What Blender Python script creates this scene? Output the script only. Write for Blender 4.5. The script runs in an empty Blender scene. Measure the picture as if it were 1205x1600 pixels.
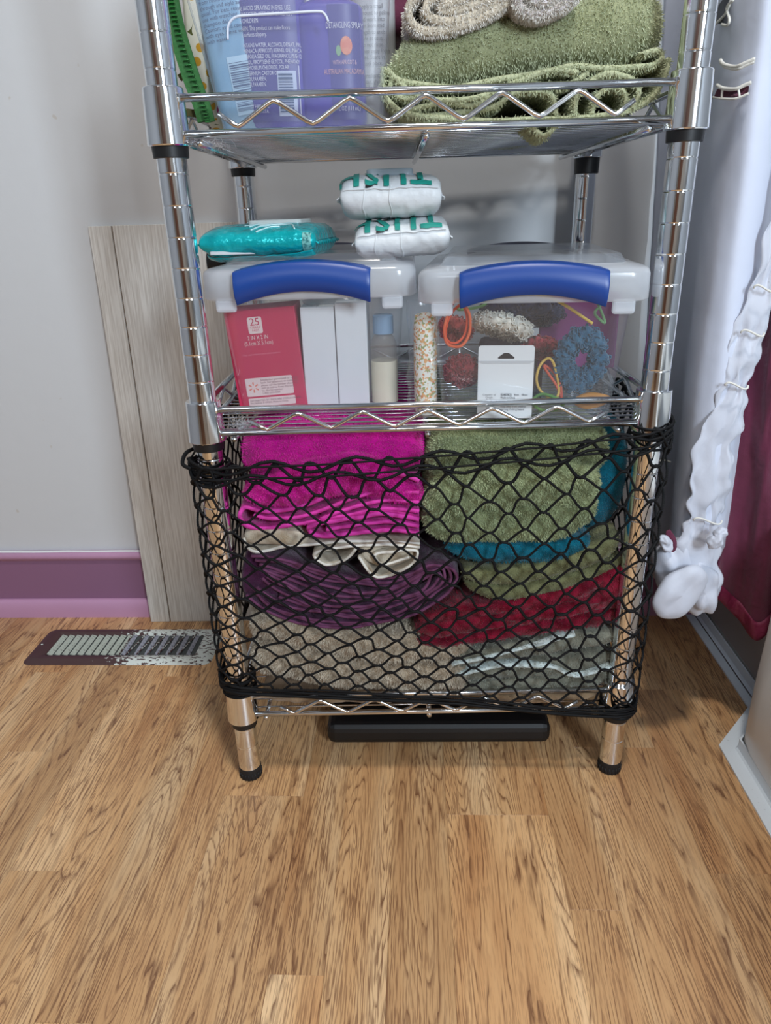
import bpy, bmesh, math, random
import numpy as np
from mathutils import Vector, Matrix, noise
random.seed(7)
C = bpy.context.scene.collection
# ------------------------------------------------------------------ camera
F_PX = 1110.2
PITCH, ROLL, YAW = 0.3979, -0.03012, -0.01827
CAM = Vector((-0.0313, -0.6705, 0.6227))
FW = Vector((math.sin(YAW)*math.cos(PITCH), math.cos(YAW)*math.cos(PITCH), -math.sin(PITCH)))
_r = Vector((math.cos(YAW), -math.sin(YAW), 0)); _u = _r.cross(FW)
RT = _r*math.cos(ROLL) + _u*math.sin(ROLL); UP = -_r*math.sin(ROLL) + _u*math.cos(ROLL)
cd = bpy.data.cameras.new('camera'); cam = bpy.data.objects.new('camera', cd); C.objects.link(cam)
M = Matrix((RT, UP, -FW)).transposed().to_4x4(); M.translation = CAM
cam.matrix_world = M
cd.sensor_fit = 'VERTICAL'; cd.sensor_height = 36; cd.lens = 36*F_PX/1600; cd.clip_start = .02
bpy.context.scene.camera = cam
# ------------------------------------------------------------------ world, lamps, exposure
w = bpy.data.worlds.new('world'); bpy.context.scene.world = w; w.use_nodes = True
w.node_tree.nodes['Background'].inputs[0].default_value = (.75, .85, 1, 1)
w.node_tree.nodes['Background'].inputs[1].default_value = .15
vs = bpy.context.scene.view_settings
vs.view_transform = 'Standard'; vs.look = 'None'; vs.exposure = 0.05; vs.gamma = 1
try: vs.use_curve_mapping = False
except Exception: pass
def area(name, loc, target, sx, sy, power, col):
    l = bpy.data.lights.new(name, 'AREA'); l.shape = 'RECTANGLE'; l.size = sx; l.size_y = sy; l.energy = power; l.color = col
    o = bpy.data.objects.new(name, l); C.objects.link(o); o.location = loc
    o.rotation_euler = (Vector(target)-Vector(loc)).to_track_quat('-Z', 'Y').to_euler(); return o
area('ceiling_lamp_light', (.08, -.62, 2.25), (0, -.3, 0), .15, .15, 17, (1, .965, .92))
area('window_light', (.72, -1.62, 1.15), (-.3, .3, .5), .28, .5, 27, (.76, .88, 1))
area('front_fill_light', (-.45, -1.7, 1.45), (.1, .2, .5), .4, .25, 4.2, (.90, .95, 1))  # added fill from the front left, brightens curtain, boxes and lids
# ------------------------------------------------------------------ helpers
def P(px, py, y):
    d = FW + RT*((px-602.5)/F_PX) - UP*((py-800)/F_PX)
    return CAM + d*((y-CAM.y)/d.y)
def PX(px, py, y):
    p = P(px, py, y); return (p.x, p.z)
def PZ(px, py, z):
    d = FW + RT*((px-602.5)/F_PX) - UP*((py-800)/F_PX)
    return CAM + d*((z-CAM.z)/d.z)
def cr(pts, n=6, closed=False):
    """catmull-rom through points (any dimension)"""
    pts = [np.array(p, float) for p in pts]; out = []; N = len(pts)
    rng = range(N) if closed else range(N-1)
    for i in rng:
        if closed: a, b, c, d = pts[i-1], pts[i], pts[(i+1) % N], pts[(i+2) % N]
        else: a, b, c, d = pts[max(i-1, 0)], pts[i], pts[i+1], pts[min(i+2, N-1)]
        for k in range(n):
            t = k/n
            out.append(.5*((2*b)+(-a+c)*t+(2*a-5*b+4*c-d)*t*t+(-a+3*b-3*c+d)*t**3))
    if not closed: out.append(pts[-1])
    return out
class MB:
    def __init__(s): s.v = []; s.f = []; s.m = []
    def add(s, v, f, m=0):
        o = len(s.v); s.v += [tuple(p) for p in v]; s.f += [tuple(i+o for i in q) for q in f]; s.m += [m]*len(f)
    def box(s, a, b, m=0, T=None):
        (x0, y0, z0), (x1, y1, z1) = a, b
        v = [Vector(p) for p in ((x0,y0,z0),(x1,y0,z0),(x1,y1,z0),(x0,y1,z0),(x0,y0,z1),(x1,y0,z1),(x1,y1,z1),(x0,y1,z1))]
        if T is not None: v = [T @ p for p in v]
        s.add(v, [(0,3,2,1),(4,5,6,7),(0,1,5,4),(1,2,6,5),(2,3,7,6),(3,0,4,7)], m)
    def tube(s, pts, r, n=8, m=0, closed=False, caps=True):
        pts = [Vector(p) for p in pts]; N = len(pts); rr = r if hasattr(r, '__len__') else [r]*N
        vs_ = []; fs = []; nr = None
        for i, p in enumerate(pts):
            a = pts[i-1] if (i > 0 or closed) else p; b = pts[(i+1) % N] if (i < N-1 or closed) else p
            t = (b-a); t = t.normalized() if t.length > 1e-9 else Vector((0,0,1))
            if nr is None:
                nr = t.cross(Vector((0,0,1)) if abs(t.z) < .9 else Vector((1,0,0))).normalized()
            else:
                nr = nr - t*nr.dot(t); nr = nr.normalized() if nr.length > 1e-6 else t.orthogonal().normalized()
            bi = t.cross(nr)
            for k in range(n):
                q = 2*math.pi*k/n; vs_.append(p+(nr*math.cos(q)+bi*math.sin(q))*rr[i])
        for i in range(N if closed else N-1):
            j = (i+1) % N
            for k in range(n):
                l = (k+1) % n; fs.append((i*n+k, i*n+l, j*n+l, j*n+k))
        if caps and not closed:
            fs.append(tuple(range(n-1, -1, -1))); fs.append(tuple((N-1)*n+k for k in range(n)))
        s.add(vs_, fs, m)
    def lathe(s, prof, n=24, m=0, at=(0,0,0)):
        pr = [prof[0]]
        for (r0, z0), (r1, z1) in zip(prof[:-1], prof[1:]):
            l = math.hypot(r1-r0, z1-z0)
            if l > .0012:
                e = min(.12, .00025/l); pr += [(r0+(r1-r0)*e, z0+(z1-z0)*e), (r1+(r0-r1)*e, z1+(z0-z1)*e)]
            pr.append((r1, z1))
        prof = pr
        vs_ = []; fs = []; N = len(prof)
        for r, z in prof:
            for k in range(n):
                q = 2*math.pi*k/n; vs_.append((at[0]+r*math.cos(q), at[1]+r*math.sin(q), at[2]+z))
        for i in range(N-1):
            for k in range(n):
                l = (k+1) % n; fs.append((i*n+k, i*n+l, (i+1)*n+l, (i+1)*n+k))
        fs.append(tuple(range(n-1, -1, -1))); fs.append(tuple((N-1)*n+k for k in range(n)))
        s.add(vs_, fs, m)
    def grid(s, fn, nu, nv, m=0, cu=False, cv=False):
        vs_ = [fn(i/(nu if cu else nu-1), j/(nv if cv else nv-1)) for i in range(nu) for j in range(nv)]
        fs = []
        for i in range(nu if cu else nu-1):
            for j in range(nv if cv else nv-1):
                a = i*nv+j; b = i*nv+(j+1) % nv; c = ((i+1) % nu)*nv+(j+1) % nv; d = ((i+1) % nu)*nv+j
                fs.append((a, d, c, b))
        s.add(vs_, fs, m)
    def prism(s, outline, y0, y1, m=0):
        """outline (x,z) list extruded along y"""
        n = len(outline)
        v = [(x, y0, z) for x, z in outline]+[(x, y1, z) for x, z in outline]
        s.add(v, [tuple(range(n)), tuple(range(2*n-1, n-1, -1))]+[(i, i+n, (i+1) % n+n, (i+1) % n) for i in range(n)], m)
    def build(s, name, mats, parent=None, smooth=True, bevel=0, loc=None, rotz=0, seg=2):
        me = bpy.data.meshes.new(name); me.from_pydata(s.v, [], s.f)
        if not isinstance(mats, (list, tuple)): mats = [mats]
        for k in mats: me.materials.append(k)
        if len(mats) > 1: me.polygons.foreach_set('material_index', s.m)
        me.polygons.foreach_set('use_smooth', [smooth]*len(me.polygons)); me.update()
        o = bpy.data.objects.new(name, me); C.objects.link(o)
        if parent: o.parent = parent
        if loc is not None: o.location = loc
        o.rotation_euler.z = rotz
        if bevel:
            b = o.modifiers.new('bevel', 'BEVEL'); b.width = bevel; b.segments = seg; b.limit_method = 'ANGLE'; b.angle_limit = .6
            if smooth:
                for p in me.polygons: p.use_smooth = False
        return o
def tag(o, label, cat=None, group=None, kind=None):
    if label: o['label'] = label
    if cat: o['category'] = cat
    if group: o['group'] = group
    if kind: o['kind'] = kind
    return o
def empty(name, loc, label=None, cat=None, group=None, rotz=0):
    o = bpy.data.objects.new(name, None); C.objects.link(o); o.location = loc; o.rotation_euler.z = rotz
    o.empty_display_size = .05
    return tag(o, label, cat, group)
def struct(o): o['kind'] = 'structure'; return o
def inst(src, name, parent, loc=None, rot=None):
    c = src.copy(); c.name = name; C.objects.link(c); c.parent = parent
    if loc is not None: c.location = loc
    if rot is not None: c.rotation_euler = rot
    return c
# ------------------------------------------------------------------ materials
def srgb(r, g, b):
    f = lambda c: (c/255/12.92) if c/255 <= .04045 else ((c/255+.055)/1.055)**2.4
    return (f(r), f(g), f(b), 1)
def mat(name, col, rough=.5, metal=0, bump=None, sheen=0, spec=.5, trans=0, coat=0, var=None, emit=0):
    m = bpy.data.materials.new(name); m.use_nodes = True; nt = m.node_tree; b = nt.nodes['Principled BSDF']
    if len(col) == 3: col = srgb(*col)
    b.inputs['Base Color'].default_value = col; b.inputs['Roughness'].default_value = rough; b.inputs['Metallic'].default_value = metal
    b.inputs['Specular IOR Level'].default_value = spec
    if sheen: b.inputs['Sheen Weight'].default_value = sheen
    if coat: b.inputs['Coat Weight'].default_value = coat
    if trans: b.inputs['Transmission Weight'].default_value = trans
    if emit: b.inputs['Emission Color'].default_value = col; b.inputs['Emission Strength'].default_value = emit
    if bump or var:
        tc = nt.nodes.new('ShaderNodeTexCoord')
    if bump:
        sc, st, dist = bump
        n = nt.nodes.new('ShaderNodeTexNoise'); n.inputs['Scale'].default_value = sc; n.inputs['Detail'].default_value = 4
        bp = nt.nodes.new('ShaderNodeBump'); bp.inputs['Strength'].default_value = st; bp.inputs['Distance'].default_value = dist
        nt.links.new(tc.outputs['Object'], n.inputs['Vector']); nt.links.new(n.outputs['Fac'], bp.inputs['Height']); nt.links.new(bp.outputs[0], b.inputs['Normal'])
    if var:
        sc, col2, lo, hi = var
        n = nt.nodes.new('ShaderNodeTexNoise'); n.inputs['Scale'].default_value = sc; n.inputs['Detail'].default_value = 5
        r = nt.nodes.new('ShaderNodeValToRGB'); r.color_ramp.elements[0].position = lo; r.color_ramp.elements[1].position = hi
        r.color_ramp.elements[0].color = col; r.color_ramp.elements[1].color = srgb(*col2) if len(col2) == 3 else col2
        nt.links.new(tc.outputs['Object'], n.inputs['Vector']); nt.links.new(n.outputs['Fac'], r.inputs[0]); nt.links.new(r.outputs[0], b.inputs['Base Color'])
    return m
def plastic_clear(name, col, density, rough=.12, gloss=.12, wrinkle=0):
    """thin moulded plastic: part see-through, part milky, with a glossy skin"""
    m = bpy.data.materials.new(name); m.use_nodes = True; nt = m.node_tree; nt.nodes.remove(nt.nodes['Principled BSDF'])
    out = nt.nodes['Material Output']
    tr = nt.nodes.new('ShaderNodeBsdfTransparent'); tr.inputs[0].default_value = (.97, .98, .99, 1)
    df = nt.nodes.new('ShaderNodeBsdfDiffuse'); df.inputs[0].default_value = srgb(*col)
    tl = nt.nodes.new('ShaderNodeBsdfTranslucent'); tl.inputs[0].default_value = srgb(*col)
    gl = nt.nodes.new('ShaderNodeBsdfGlossy'); gl.inputs[0].default_value = (1,1,1,1); gl.inputs['Roughness'].default_value = rough
    m1 = nt.nodes.new('ShaderNodeMixShader'); m1.inputs[0].default_value = .45
    m2 = nt.nodes.new('ShaderNodeMixShader'); m2.inputs[0].default_value = density
    m3 = nt.nodes.new('ShaderNodeMixShader')
    fr = nt.nodes.new('ShaderNodeLayerWeight'); fr.inputs[0].default_value = .5
    pw = nt.nodes.new('ShaderNodeMath'); pw.operation = 'POWER'; pw.inputs[1].default_value = 4
    ml = nt.nodes.new('ShaderNodeMath'); ml.operation = 'MULTIPLY_ADD'; ml.inputs[1].default_value = .5; ml.inputs[2].default_value = .035
    nt.links.new(fr.outputs['Facing'], pw.inputs[0]); nt.links.new(pw.outputs[0], ml.inputs[0])
    nt.links.new(df.outputs[0], m1.inputs[1]); nt.links.new(tl.outputs[0], m1.inputs[2])
    nt.links.new(tr.outputs[0], m2.inputs[1]); nt.links.new(m1.outputs[0], m2.inputs[2])
    nt.links.new(m2.outputs[0], m3.inputs[1]); nt.links.new(gl.outputs[0], m3.inputs[2]); nt.links.new(ml.outputs[0], m3.inputs[0])
    nt.links.new(m3.outputs[0], out.inputs[0])
    if wrinkle:
        tc = nt.nodes.new('ShaderNodeTexCoord'); n = nt.nodes.new('ShaderNodeTexNoise'); n.inputs['Scale'].default_value = wrinkle
        bp = nt.nodes.new('ShaderNodeBump'); bp.inputs['Strength'].default_value = .8; bp.inputs['Distance'].default_value = .004
        nt.links.new(tc.outputs['Object'], n.inputs['Vector']); nt.links.new(n.outputs['Fac'], bp.inputs['Height'])
        nt.links.new(bp.outputs[0], gl.inputs['Normal']); nt.links.new(bp.outputs[0], fr.inputs['Normal'])
    return m
def terry(name, c1, c2, scale=60):
    m = mat(name, c1, 1, sheen=.25, spec=.1, bump=(700, .7, .002), var=(scale, c2, .35, .7)); return m
def wood_floor():
    m = bpy.data.materials.new('oak_laminate'); m.use_nodes = True; nt = m.node_tree; N = nt.nodes; L = nt.links
    b = N['Principled BSDF']; b.inputs['Roughness'].default_value = .38
    tc = N.new('ShaderNodeTexCoord'); oi = N.new('ShaderNodeObjectInfo')
    geo = N.new('ShaderNodeNewGeometry')
    mul = N.new('ShaderNodeVectorMath'); mul.operation = 'SCALE'; mul.inputs[0].default_value = (37, 91, 53); L.new(oi.outputs['Random'], mul.inputs['Scale'])
    add = N.new('ShaderNodeVectorMath'); add.operation = 'ADD'; L.new(tc.outputs['Object'], add.inputs[0]); L.new(mul.outputs[0], add.inputs[1])
    def mapped(sc):
        mp = N.new('ShaderNodeMapping'); mp.inputs['Scale'].default_value = sc; L.new(add.outputs[0], mp.inputs[0]); return mp
    def nz(sc, scale, det=3, rough=.5, dist=0):
        n = N.new('ShaderNodeTexNoise'); n.inputs['Scale'].default_value = scale; n.inputs['Detail'].default_value = det
        n.inputs['Roughness'].default_value = rough; n.inputs['Distortion'].default_value = dist; L.new(mapped(sc).outputs[0], n.inputs['Vector']); return n
    def ramp(src, stops):
        r = N.new('ShaderNodeValToRGB'); r.color_ramp.elements[0].position = stops[0][0]; r.color_ramp.elements[0].color = stops[0][1]
        r.color_ramp.elements[1].position = stops[-1][0]; r.color_ramp.elements[1].color = stops[-1][1]
        for p, c in stops[1:-1]:
            e = r.color_ramp.elements.new(p); e.color = c
        L.new(src, r.inputs[0]); return r
    def math_(op, a, bb):
        n = N.new('ShaderNodeMath'); n.operation = op
        for i, q in enumerate((a, bb)):
            if isinstance(q, (int, float)): n.inputs[i].default_value = q
            else: L.new(q, n.inputs[i])
        return n.outputs[0]
    K = lambda v: (v, v, v, 1)
    # contour lines of a smooth stretched field -> cathedral grain
    fld = nz((1, .085, 1), 17, 1.6, .45, .25)
    wob = nz((1, .16, 1), 160, 2)
    f2 = math_('ADD', math_('MULTIPLY', fld.outputs['Fac'], 38), math_('MULTIPLY', wob.outputs['Fac'], .9))
    fr = math_('FRACT', f2, 0)
    line = ramp(fr, [(0, K(1)), (.10, K(.75)), (.30, K(.05)), (.85, K(0)), (1, K(.6))])
    brk = ramp(nz((1, .06, 1), 300, 2).outputs['Fac'], [(.36, K(.15)), (.56, K(1))])
    # short pore flecks
    fl = ramp(nz((1, .045, 1), 760, 2, .6).outputs['Fac'], [(.50, K(0)), (.60, K(1))])
    dens = ramp(nz((1, .3, 1), 14, 2).outputs['Fac'], [(.35, K(.25)), (.65, K(1))])
    fl2 = math_('MULTIPLY', fl.outputs[0], dens.outputs[0])
    ln2 = math_('MULTIPLY', line.outputs[0], brk.outputs[0])
    g = math_('MAXIMUM', math_('MULTIPLY', ln2, .95), math_('MULTIPLY', fl2, .8))
    base = ramp(nz((1, .12, 1), 22, 4, .55).outputs['Fac'], [(.3, srgb(188, 137, 90)), (.5, srgb(213, 167, 117)), (.72, srgb(233, 196, 150))])
    hs = N.new('ShaderNodeHueSaturation')
    rv = ramp(oi.outputs['Random'], [(0, K(.80)), (1, K(1.08))])
    L.new(rv.outputs[0], hs.inputs['Value']); L.new(base.outputs[0], hs.inputs['Color'])
    mx = N.new('ShaderNodeMix'); mx.data_type = 'RGBA'; L.new(g, mx.inputs['Factor']); L.new(hs.outputs[0], mx.inputs['A']); mx.inputs['B'].default_value = srgb(106, 66, 42)
    L.new(mx.outputs['Result'], b.inputs['Base Color'])
    bp = N.new('ShaderNodeBump'); bp.inputs['Strength'].default_value = .25; bp.inputs['Distance'].default_value = .0006; bp.invert = True
    L.new(g, bp.inputs['Height']); L.new(bp.outputs[0], b.inputs['Normal'])
    return m
def grained(name, c1, c2, sc=(1, 1, .03), scale=300, rough=.5):
    m = mat(name, c1, rough); nt = m.node_tree; b = nt.nodes['Principled BSDF']
    tc = nt.nodes.new('ShaderNodeTexCoord'); mp = nt.nodes.new('ShaderNodeMapping'); mp.inputs['Scale'].default_value = sc
    n = nt.nodes.new('ShaderNodeTexNoise'); n.inputs['Scale'].default_value = scale; n.inputs['Detail'].default_value = 5
    r = nt.nodes.new('ShaderNodeValToRGB'); r.color_ramp.elements[0].position = .36; r.color_ramp.elements[1].position = .62
    r.color_ramp.elements[0].color = srgb(*c2); r.color_ramp.elements[1].color = srgb(*c1)
    nt.links.new(tc.outputs['Object'], mp.inputs[0]); nt.links.new(mp.outputs[0], n.inputs['Vector']); nt.links.new(n.outputs['Fac'], r.inputs[0]); nt.links.new(r.outputs[0], b.inputs['Base Color'])
    return m
def wall_paint():
    m = mat('wall_paint', (206, 208, 210), .55, bump=(35, .15, .003)); nt = m.node_tree; b = nt.nodes['Principled BSDF']
    tc = nt.nodes.new('ShaderNodeTexCoord')
    n = nt.nodes.new('ShaderNodeTexNoise'); n.inputs['Scale'].default_value = 55; n.inputs['Detail'].default_value = 1
    r = nt.nodes.new('ShaderNodeValToRGB'); r.color_ramp.elements[0].position = .765; r.color_ramp.elements[1].position = .80
    r.color_ramp.elements[0].color = srgb(206, 208, 210); r.color_ramp.elements[1].color = srgb(196, 193, 188)
    nt.links.new(tc.outputs['Object'], n.inputs['Vector']); nt.links.new(n.outputs['Fac'], r.inputs[0]); nt.links.new(r.outputs[0], b.inputs['Base Color'])
    return m
def vent_paint():
    m = mat('chipped_vent_paint', (70, 48, 48), .45); nt = m.node_tree; b = nt.nodes['Principled BSDF']; N = nt.nodes; L = nt.links
    tc = N.new('ShaderNodeTexCoord'); sx = N.new('ShaderNodeSeparateXYZ'); L.new(tc.outputs['Object'], sx.inputs[0])
    n = N.new('ShaderNodeTexNoise'); n.inputs['Scale'].default_value = 230; n.inputs['Detail'].default_value = 3
    mp = N.new('ShaderNodeMapping'); mp.inputs['Scale'].default_value = (.7, 1.2, 1); L.new(tc.outputs['Object'], mp.inputs[0]); L.new(mp.outputs[0], n.inputs['Vector'])
    a = N.new('ShaderNodeMath'); a.operation = 'MULTIPLY_ADD'; L.new(sx.outputs[0], a.inputs[0]); a.inputs[1].default_value = 4.5; a.inputs[2].default_value = .0
    cl = N.new('ShaderNodeClamp'); cl.inputs['Min'].default_value = -.4; cl.inputs['Max'].default_value = .13; L.new(a.outputs[0], cl.inputs[0])
    s = N.new('ShaderNodeMath'); s.operation = 'ADD'; L.new(cl.outputs[0], s.inputs[0]); L.new(n.outputs['Fac'], s.inputs[1])
    r = N.new('ShaderNodeValToRGB'); r.color_ramp.elements[0].position = .555; r.color_ramp.elements[1].position = .57
    r.color_ramp.elements[0].color = srgb(74, 50, 50); r.color_ramp.elements[1].color = srgb(212, 218, 212)
    L.new(s.outputs[0], r.inputs[0]); L.new(r.outputs[0], b.inputs['Base Color']); return m
chrome = mat('chrome', (.82, .84, .86, 1), .10, 1)
wire_chrome = mat('wire_chrome', (.72, .74, .76, 1), .16, 1)
black_plastic = mat('black_plastic', (18, 18, 20), .45)
rubber = mat('black_rubber', (22, 22, 24), .7)
blue_plastic = mat('blue_plastic', (18, 62, 138), .38)
navy_plastic = mat('navy_plastic', (20, 28, 60), .4)
clear_body = plastic_clear('clear_box_plastic', (240, 244, 248), .11)
clear_lid = plastic_clear('milky_lid_plastic', (244, 249, 255), .62, .2)
clear_top = plastic_clear('lid_panel_plastic', (226, 232, 240), .20, .2)
clear_bin = plastic_clear('frosted_bin_plastic', (214, 220, 230), .22, .3)
film = plastic_clear('cellophane', (230, 230, 235), .05, .05, .1, 60)
white_fabric = mat('white_curtain_cloth', (200, 206, 222), .75, sheen=.15, bump=(14, .25, .01))
white_satin = mat('white_satin', (194, 198, 210), .55, sheen=.2, bump=(40, .3, .004))
cream_cord = mat('cream_cord', (218, 216, 208), .7)
maroon = mat('maroon_cloth', (92, 22, 54), .8, sheen=.2, bump=(120, .4, .003), var=(30, (84, 16, 46), .4, .65))
maroon_hem = mat('maroon_hem', (116, 30, 64), .55, bump=(150, .5, .003))
tub_white = mat('tub_enamel', (225, 225, 222), .25)
tub_grey = mat('tub_side_panel', (150, 146, 144), .5)
vinyl = mat('white_vinyl_trim', (228, 236, 242), .4, var=(300, (196, 204, 208), .68, .73))
mauve = mat('mauve_paint', (140, 100, 130), .45)
pink_paint = mat('pink_paint', (192, 146, 178), .4)
paint = wall_paint()
# ------------------------------------------------------------------ room shell (room frame turned against the rack)
RA = -math.radians(1.9); SA, CA = math.sin(-RA), math.cos(RA)
def W(u, v, z=0): return Vector((u*CA+v*SA, -u*SA+v*CA, z))
WV = .378
def room(mb, name, mats, u, v, z=0, parent=None, smooth=False, bevel=0):
    return mb.build(name, mats, parent, smooth, bevel, W(u, v, z), RA)
b = MB(); b.box((-1.6, -2.3, -.03), (1.6, WV+.1, -.0085)); floor = struct(room(b, 'floor', mat('subfloor', (60, 42, 30), .9), 0, 0))
b = MB(); b.box((-1.6, 0, -.03), (1.6, .08, 2.45)); struct(room(b, 'wall_back', paint, 0, WV))
b = MB(); b.box((-.08, -2.3, -.03), (0, WV, 2.45)); side_paint = mat('side_wall_paint', (150, 154, 160), .6)
struct(room(b, 'wall_left', side_paint, -1.25, 0))
b = MB(); b.box((0, -2.3, -.03), (.08, WV, 2.45)); struct(room(b, 'wall_right', side_paint, 1.25, 0))
b = MB(); b.box((-1.3, -.08, -.03), (1.3, 0, 2.45)); struct(room(b, 'wall_front', mat('warm_wall', (150, 142, 132), .6), 0, -1.9))
b = MB(); b.box((-1.6, -2.3, 2.42), (1.6, WV+.1, 2.5)); struct(room(b, 'ceiling', mat('ceiling_paint', (176, 178, 182), .7), 0, 0))
# door behind the camera, seen in the chrome
b = MB(); b.box((-.36, -.02, 0), (.36, .02, 2.0))
door = struct(room(b, 'door_1', mat('brown_door', (92, 58, 40), .4), -.45, -1.875, bevel=.004))
for k in range(2):
    b = MB(); b.box((-.26, .0, .15+k*.95), (.26, .03, .9+k*.95)); b.build('door_panel', mat('brown_door_panel', (104, 66, 46), .4), door, False, .008)
b = MB(); b.lathe([(.012, 0), (.012, .03), (.026, .04), (.028, .055), (.018, .066)], 20)
kb = b.build('door_knob', chrome, door, True); kb.location = (.3, .02, .95); kb.rotation_euler = (-math.pi/2, 0, 0)
# floor planks
oak = wood_floor()
strips = [(-1.25, -1.13, []), (-1.13, -1.02, []), (-1.02, -.9, []), (-.9, -.80, [.1]), (-.80, -.70, [-.2]), (-.70, -.64, [.14]), (-.64, -.59, [-.06]), (-.59, -.54, [.2]),
 (-.54, -.49, [.03]), (-.49, -.441, [.24]), (-.441, -.387, [-.148, .28]), (-.387, -.339, [.19, -.36]), (-.339, -.289, [-.297, .17]), (-.289, -.2408, [.13, -.4]),
 (-.2408, -.1471, [-.042, .31]), (-.1471, -.0976, [-.252, .21]), (-.0976, -.042, [.12, -.4]), (-.042, .018, [.26, -.38]), (.018, .1315, [-.067, .3]),
 (.1315, .1806, [-.183, .22]), (.1806, .2806, [.043, -.45]), (.2806, .380, [-.140, .16]), (.380, .48, [.02]), (.48, .6, [])]
for a, c, js in strips:
    cuts = sorted(js+[-1.9, WV]+[q for q in (-1.1,) if not js or min(js) > -.6])
    for v0, v1 in zip(cuts[:-1], cuts[1:]):
        g = .00005; hu, hv = (c-a)/2-g, (v1-v0)/2-g
        b = MB(); b.box((-hu, -hv, -.008), (hu, hv, 0))
        o = b.build('plank', oak, floor, False, .00012, seg=1)
        o.location = ((a+c)/2, (v0+v1)/2, 0)
        cc = W((a+c)/2, (v0+v1)/2)
# baseboard on the back wall
def board(pr, name, m, u0, u1):
    b = MB(); n = len(pr)
    v = [(0, y, z) for y, z in pr]+[(u1-u0, y, z) for y, z in pr]
    b.add(v, [tuple(range(n-1, -1, -1)), tuple(range(n, 2*n))]+[(i, (i+1) % n, (i+1) % n+n, i+n) for i in range(n)])
    return room(b, name, m, u0, WV)
bb = struct(board([(0, 0), (-.010, 0), (-.010, .106), (0, .106)], 'baseboard_back', mauve, -1.25, .46))
b = MB(); b.tube([(0, -.010, .112), (1.71, -.010, .112)], .0065, 10); b.box((0, -.012, .104), (1.71, 0, .118))
o = b.build('top_moulding', pink_paint, bb)
b = MB()
b.grid(lambda s, t: (s*1.71, -.010-.011*math.cos(t*math.pi/2)**.7, .031*math.sin(t*math.pi/2)**.8), 2, 10)
b.build('shoe_moulding', pink_paint, bb)
b = MB(); q = [(x/60*1.71, -.0075+.0015*noise.noise(Vector((x*.5, 0, 0))), .1185+.0015*noise.noise(Vector((x*.7, 3, 0)))) for x in range(61)]
b.tube(q, .0022, 6); b.build('paint_edge', mat('white_caulk', (228, 230, 230), .5), bb)
# ------------------------------------------------------------------ bathtub side, vinyl trims
tub = empty('bathtub', W(.40, .0, 0), 'white bathtub side with grey lower panel behind the curtain on the right', 'bathtub', rotz=RA)
b = MB()   # apron near: bulging white panel with rounded corner; local frame: x=u-.40, y=v
def apron(s, t):
    # outline from far (v=.376) along recessed panel to corner then near part
    z = t*.28
    pts = [(.052, .376), (.052, .14), (.050, .104), (.030, .080), (.004, .054), (-.012, .036), (-.0165, .012), (-.0165, -.2), (-.0165, -1.2)]
    q = cr(pts, 8); k = min(int(s*(len(q)-1)), len(q)-1); x, y = q[k]
    bul = .010*math.sin(min(1, t*1.6)*math.pi)*(1 if y < .03 else .2)
    if t < .10 and y < .03: bul -= .0
    return (x-bul, y, z)
b.grid(apron, 57, 16)
b.build('side_panel', tub_white, tub)
b = MB(); b.box((.049, .12, .022), (.0515, .376, .28)); b.build('lower_panel', tub_grey, tub, False, .001)
b = MB(); b.box((-.02, -1.2, .28), (.06, .05, .305)); b.box((.045, .045, .28), (.10, .376, .305)); b.box((.06, -1.2, .24), (.80, -1.12, .305)); b.box((.76, -1.2, .24), (.80, .376, .305)); b.box((.06, -1.2, .10), (.80, .376, .12))
b.build('rim', tub_white, tub, False, .012, seg=3)
TP = [(.426, .372), (.4268, .120), (.3605, .0465), (.3605, -1.1)]     # outer edge of the vinyl strip, room frame
def tnormal(i):
    def seg(k): d = Vector((TP[k+1][0]-TP[k][0], TP[k+1][1]-TP[k][1])).normalized(); return Vector((-d.y, d.x))
    if i == 0: return seg(0)
    if i == len(TP)-1: return seg(i-1)
    n = (seg(i-1)+seg(i)).normalized(); return n/max(.3, n.dot(seg(i)))
def ltrim(i, w=.0215, h=.018):
    b = MB(); t = .0022; prof = [(0, 0), (w, 0), (w, h), (w-t, h), (w-t, .0045), (w-.0045, t), (0, t)]; k = len(prof); v = []
    for j in (i, i+1):
        n = tnormal(j)
        for x, z in prof: v.append((TP[j][0]+n.x*x, TP[j][1]+n.y*x, z))
    b.add(v, [tuple(range(k)), tuple(range(2*k-1, k-1, -1))]+[(q, q+k, (q+1) % k+k, (q+1) % k) for q in range(k)])
    return struct(b.build('trim_%d' % (i+1), vinyl, None, False, rotz=RA))
for i in range(3): ltrim(i)
b = MB(); b.box((.4392, .125, .0), (.4403, .37, .0035)); struct(b.build('trim_4', mat('caulk_line', (96, 90, 88), .8), None, False, rotz=RA))
# ------------------------------------------------------------------ leaning board
lb = empty('leaning_board', (-.450, .357, 0), 'whitewashed grooved wood board leaning on wall behind the chrome shelves', 'board')
lb.rotation_euler = (-math.atan2(.0275, .62), 0, math.radians(-.8))
wash = grained('whitewashed_wood', (222, 219, 213), (194, 188, 180), (1, 1, .035), 420, .6)
b = MB(); b.box((0, .0, .0), (.0315, .008, .618)); b.build('board_strip', wash, lb, False, .0006)
b = MB(); b.box((.0335, .0, .0), (.27, .008, .618)); b.build('board_face', wash, lb, False, .0006)
b = MB(); b.box((.030, .0035, .0), (.035, .0075, .6175)); b.build('groove', mat('groove_brown', (120, 98, 78), .7), lb, False)
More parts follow.
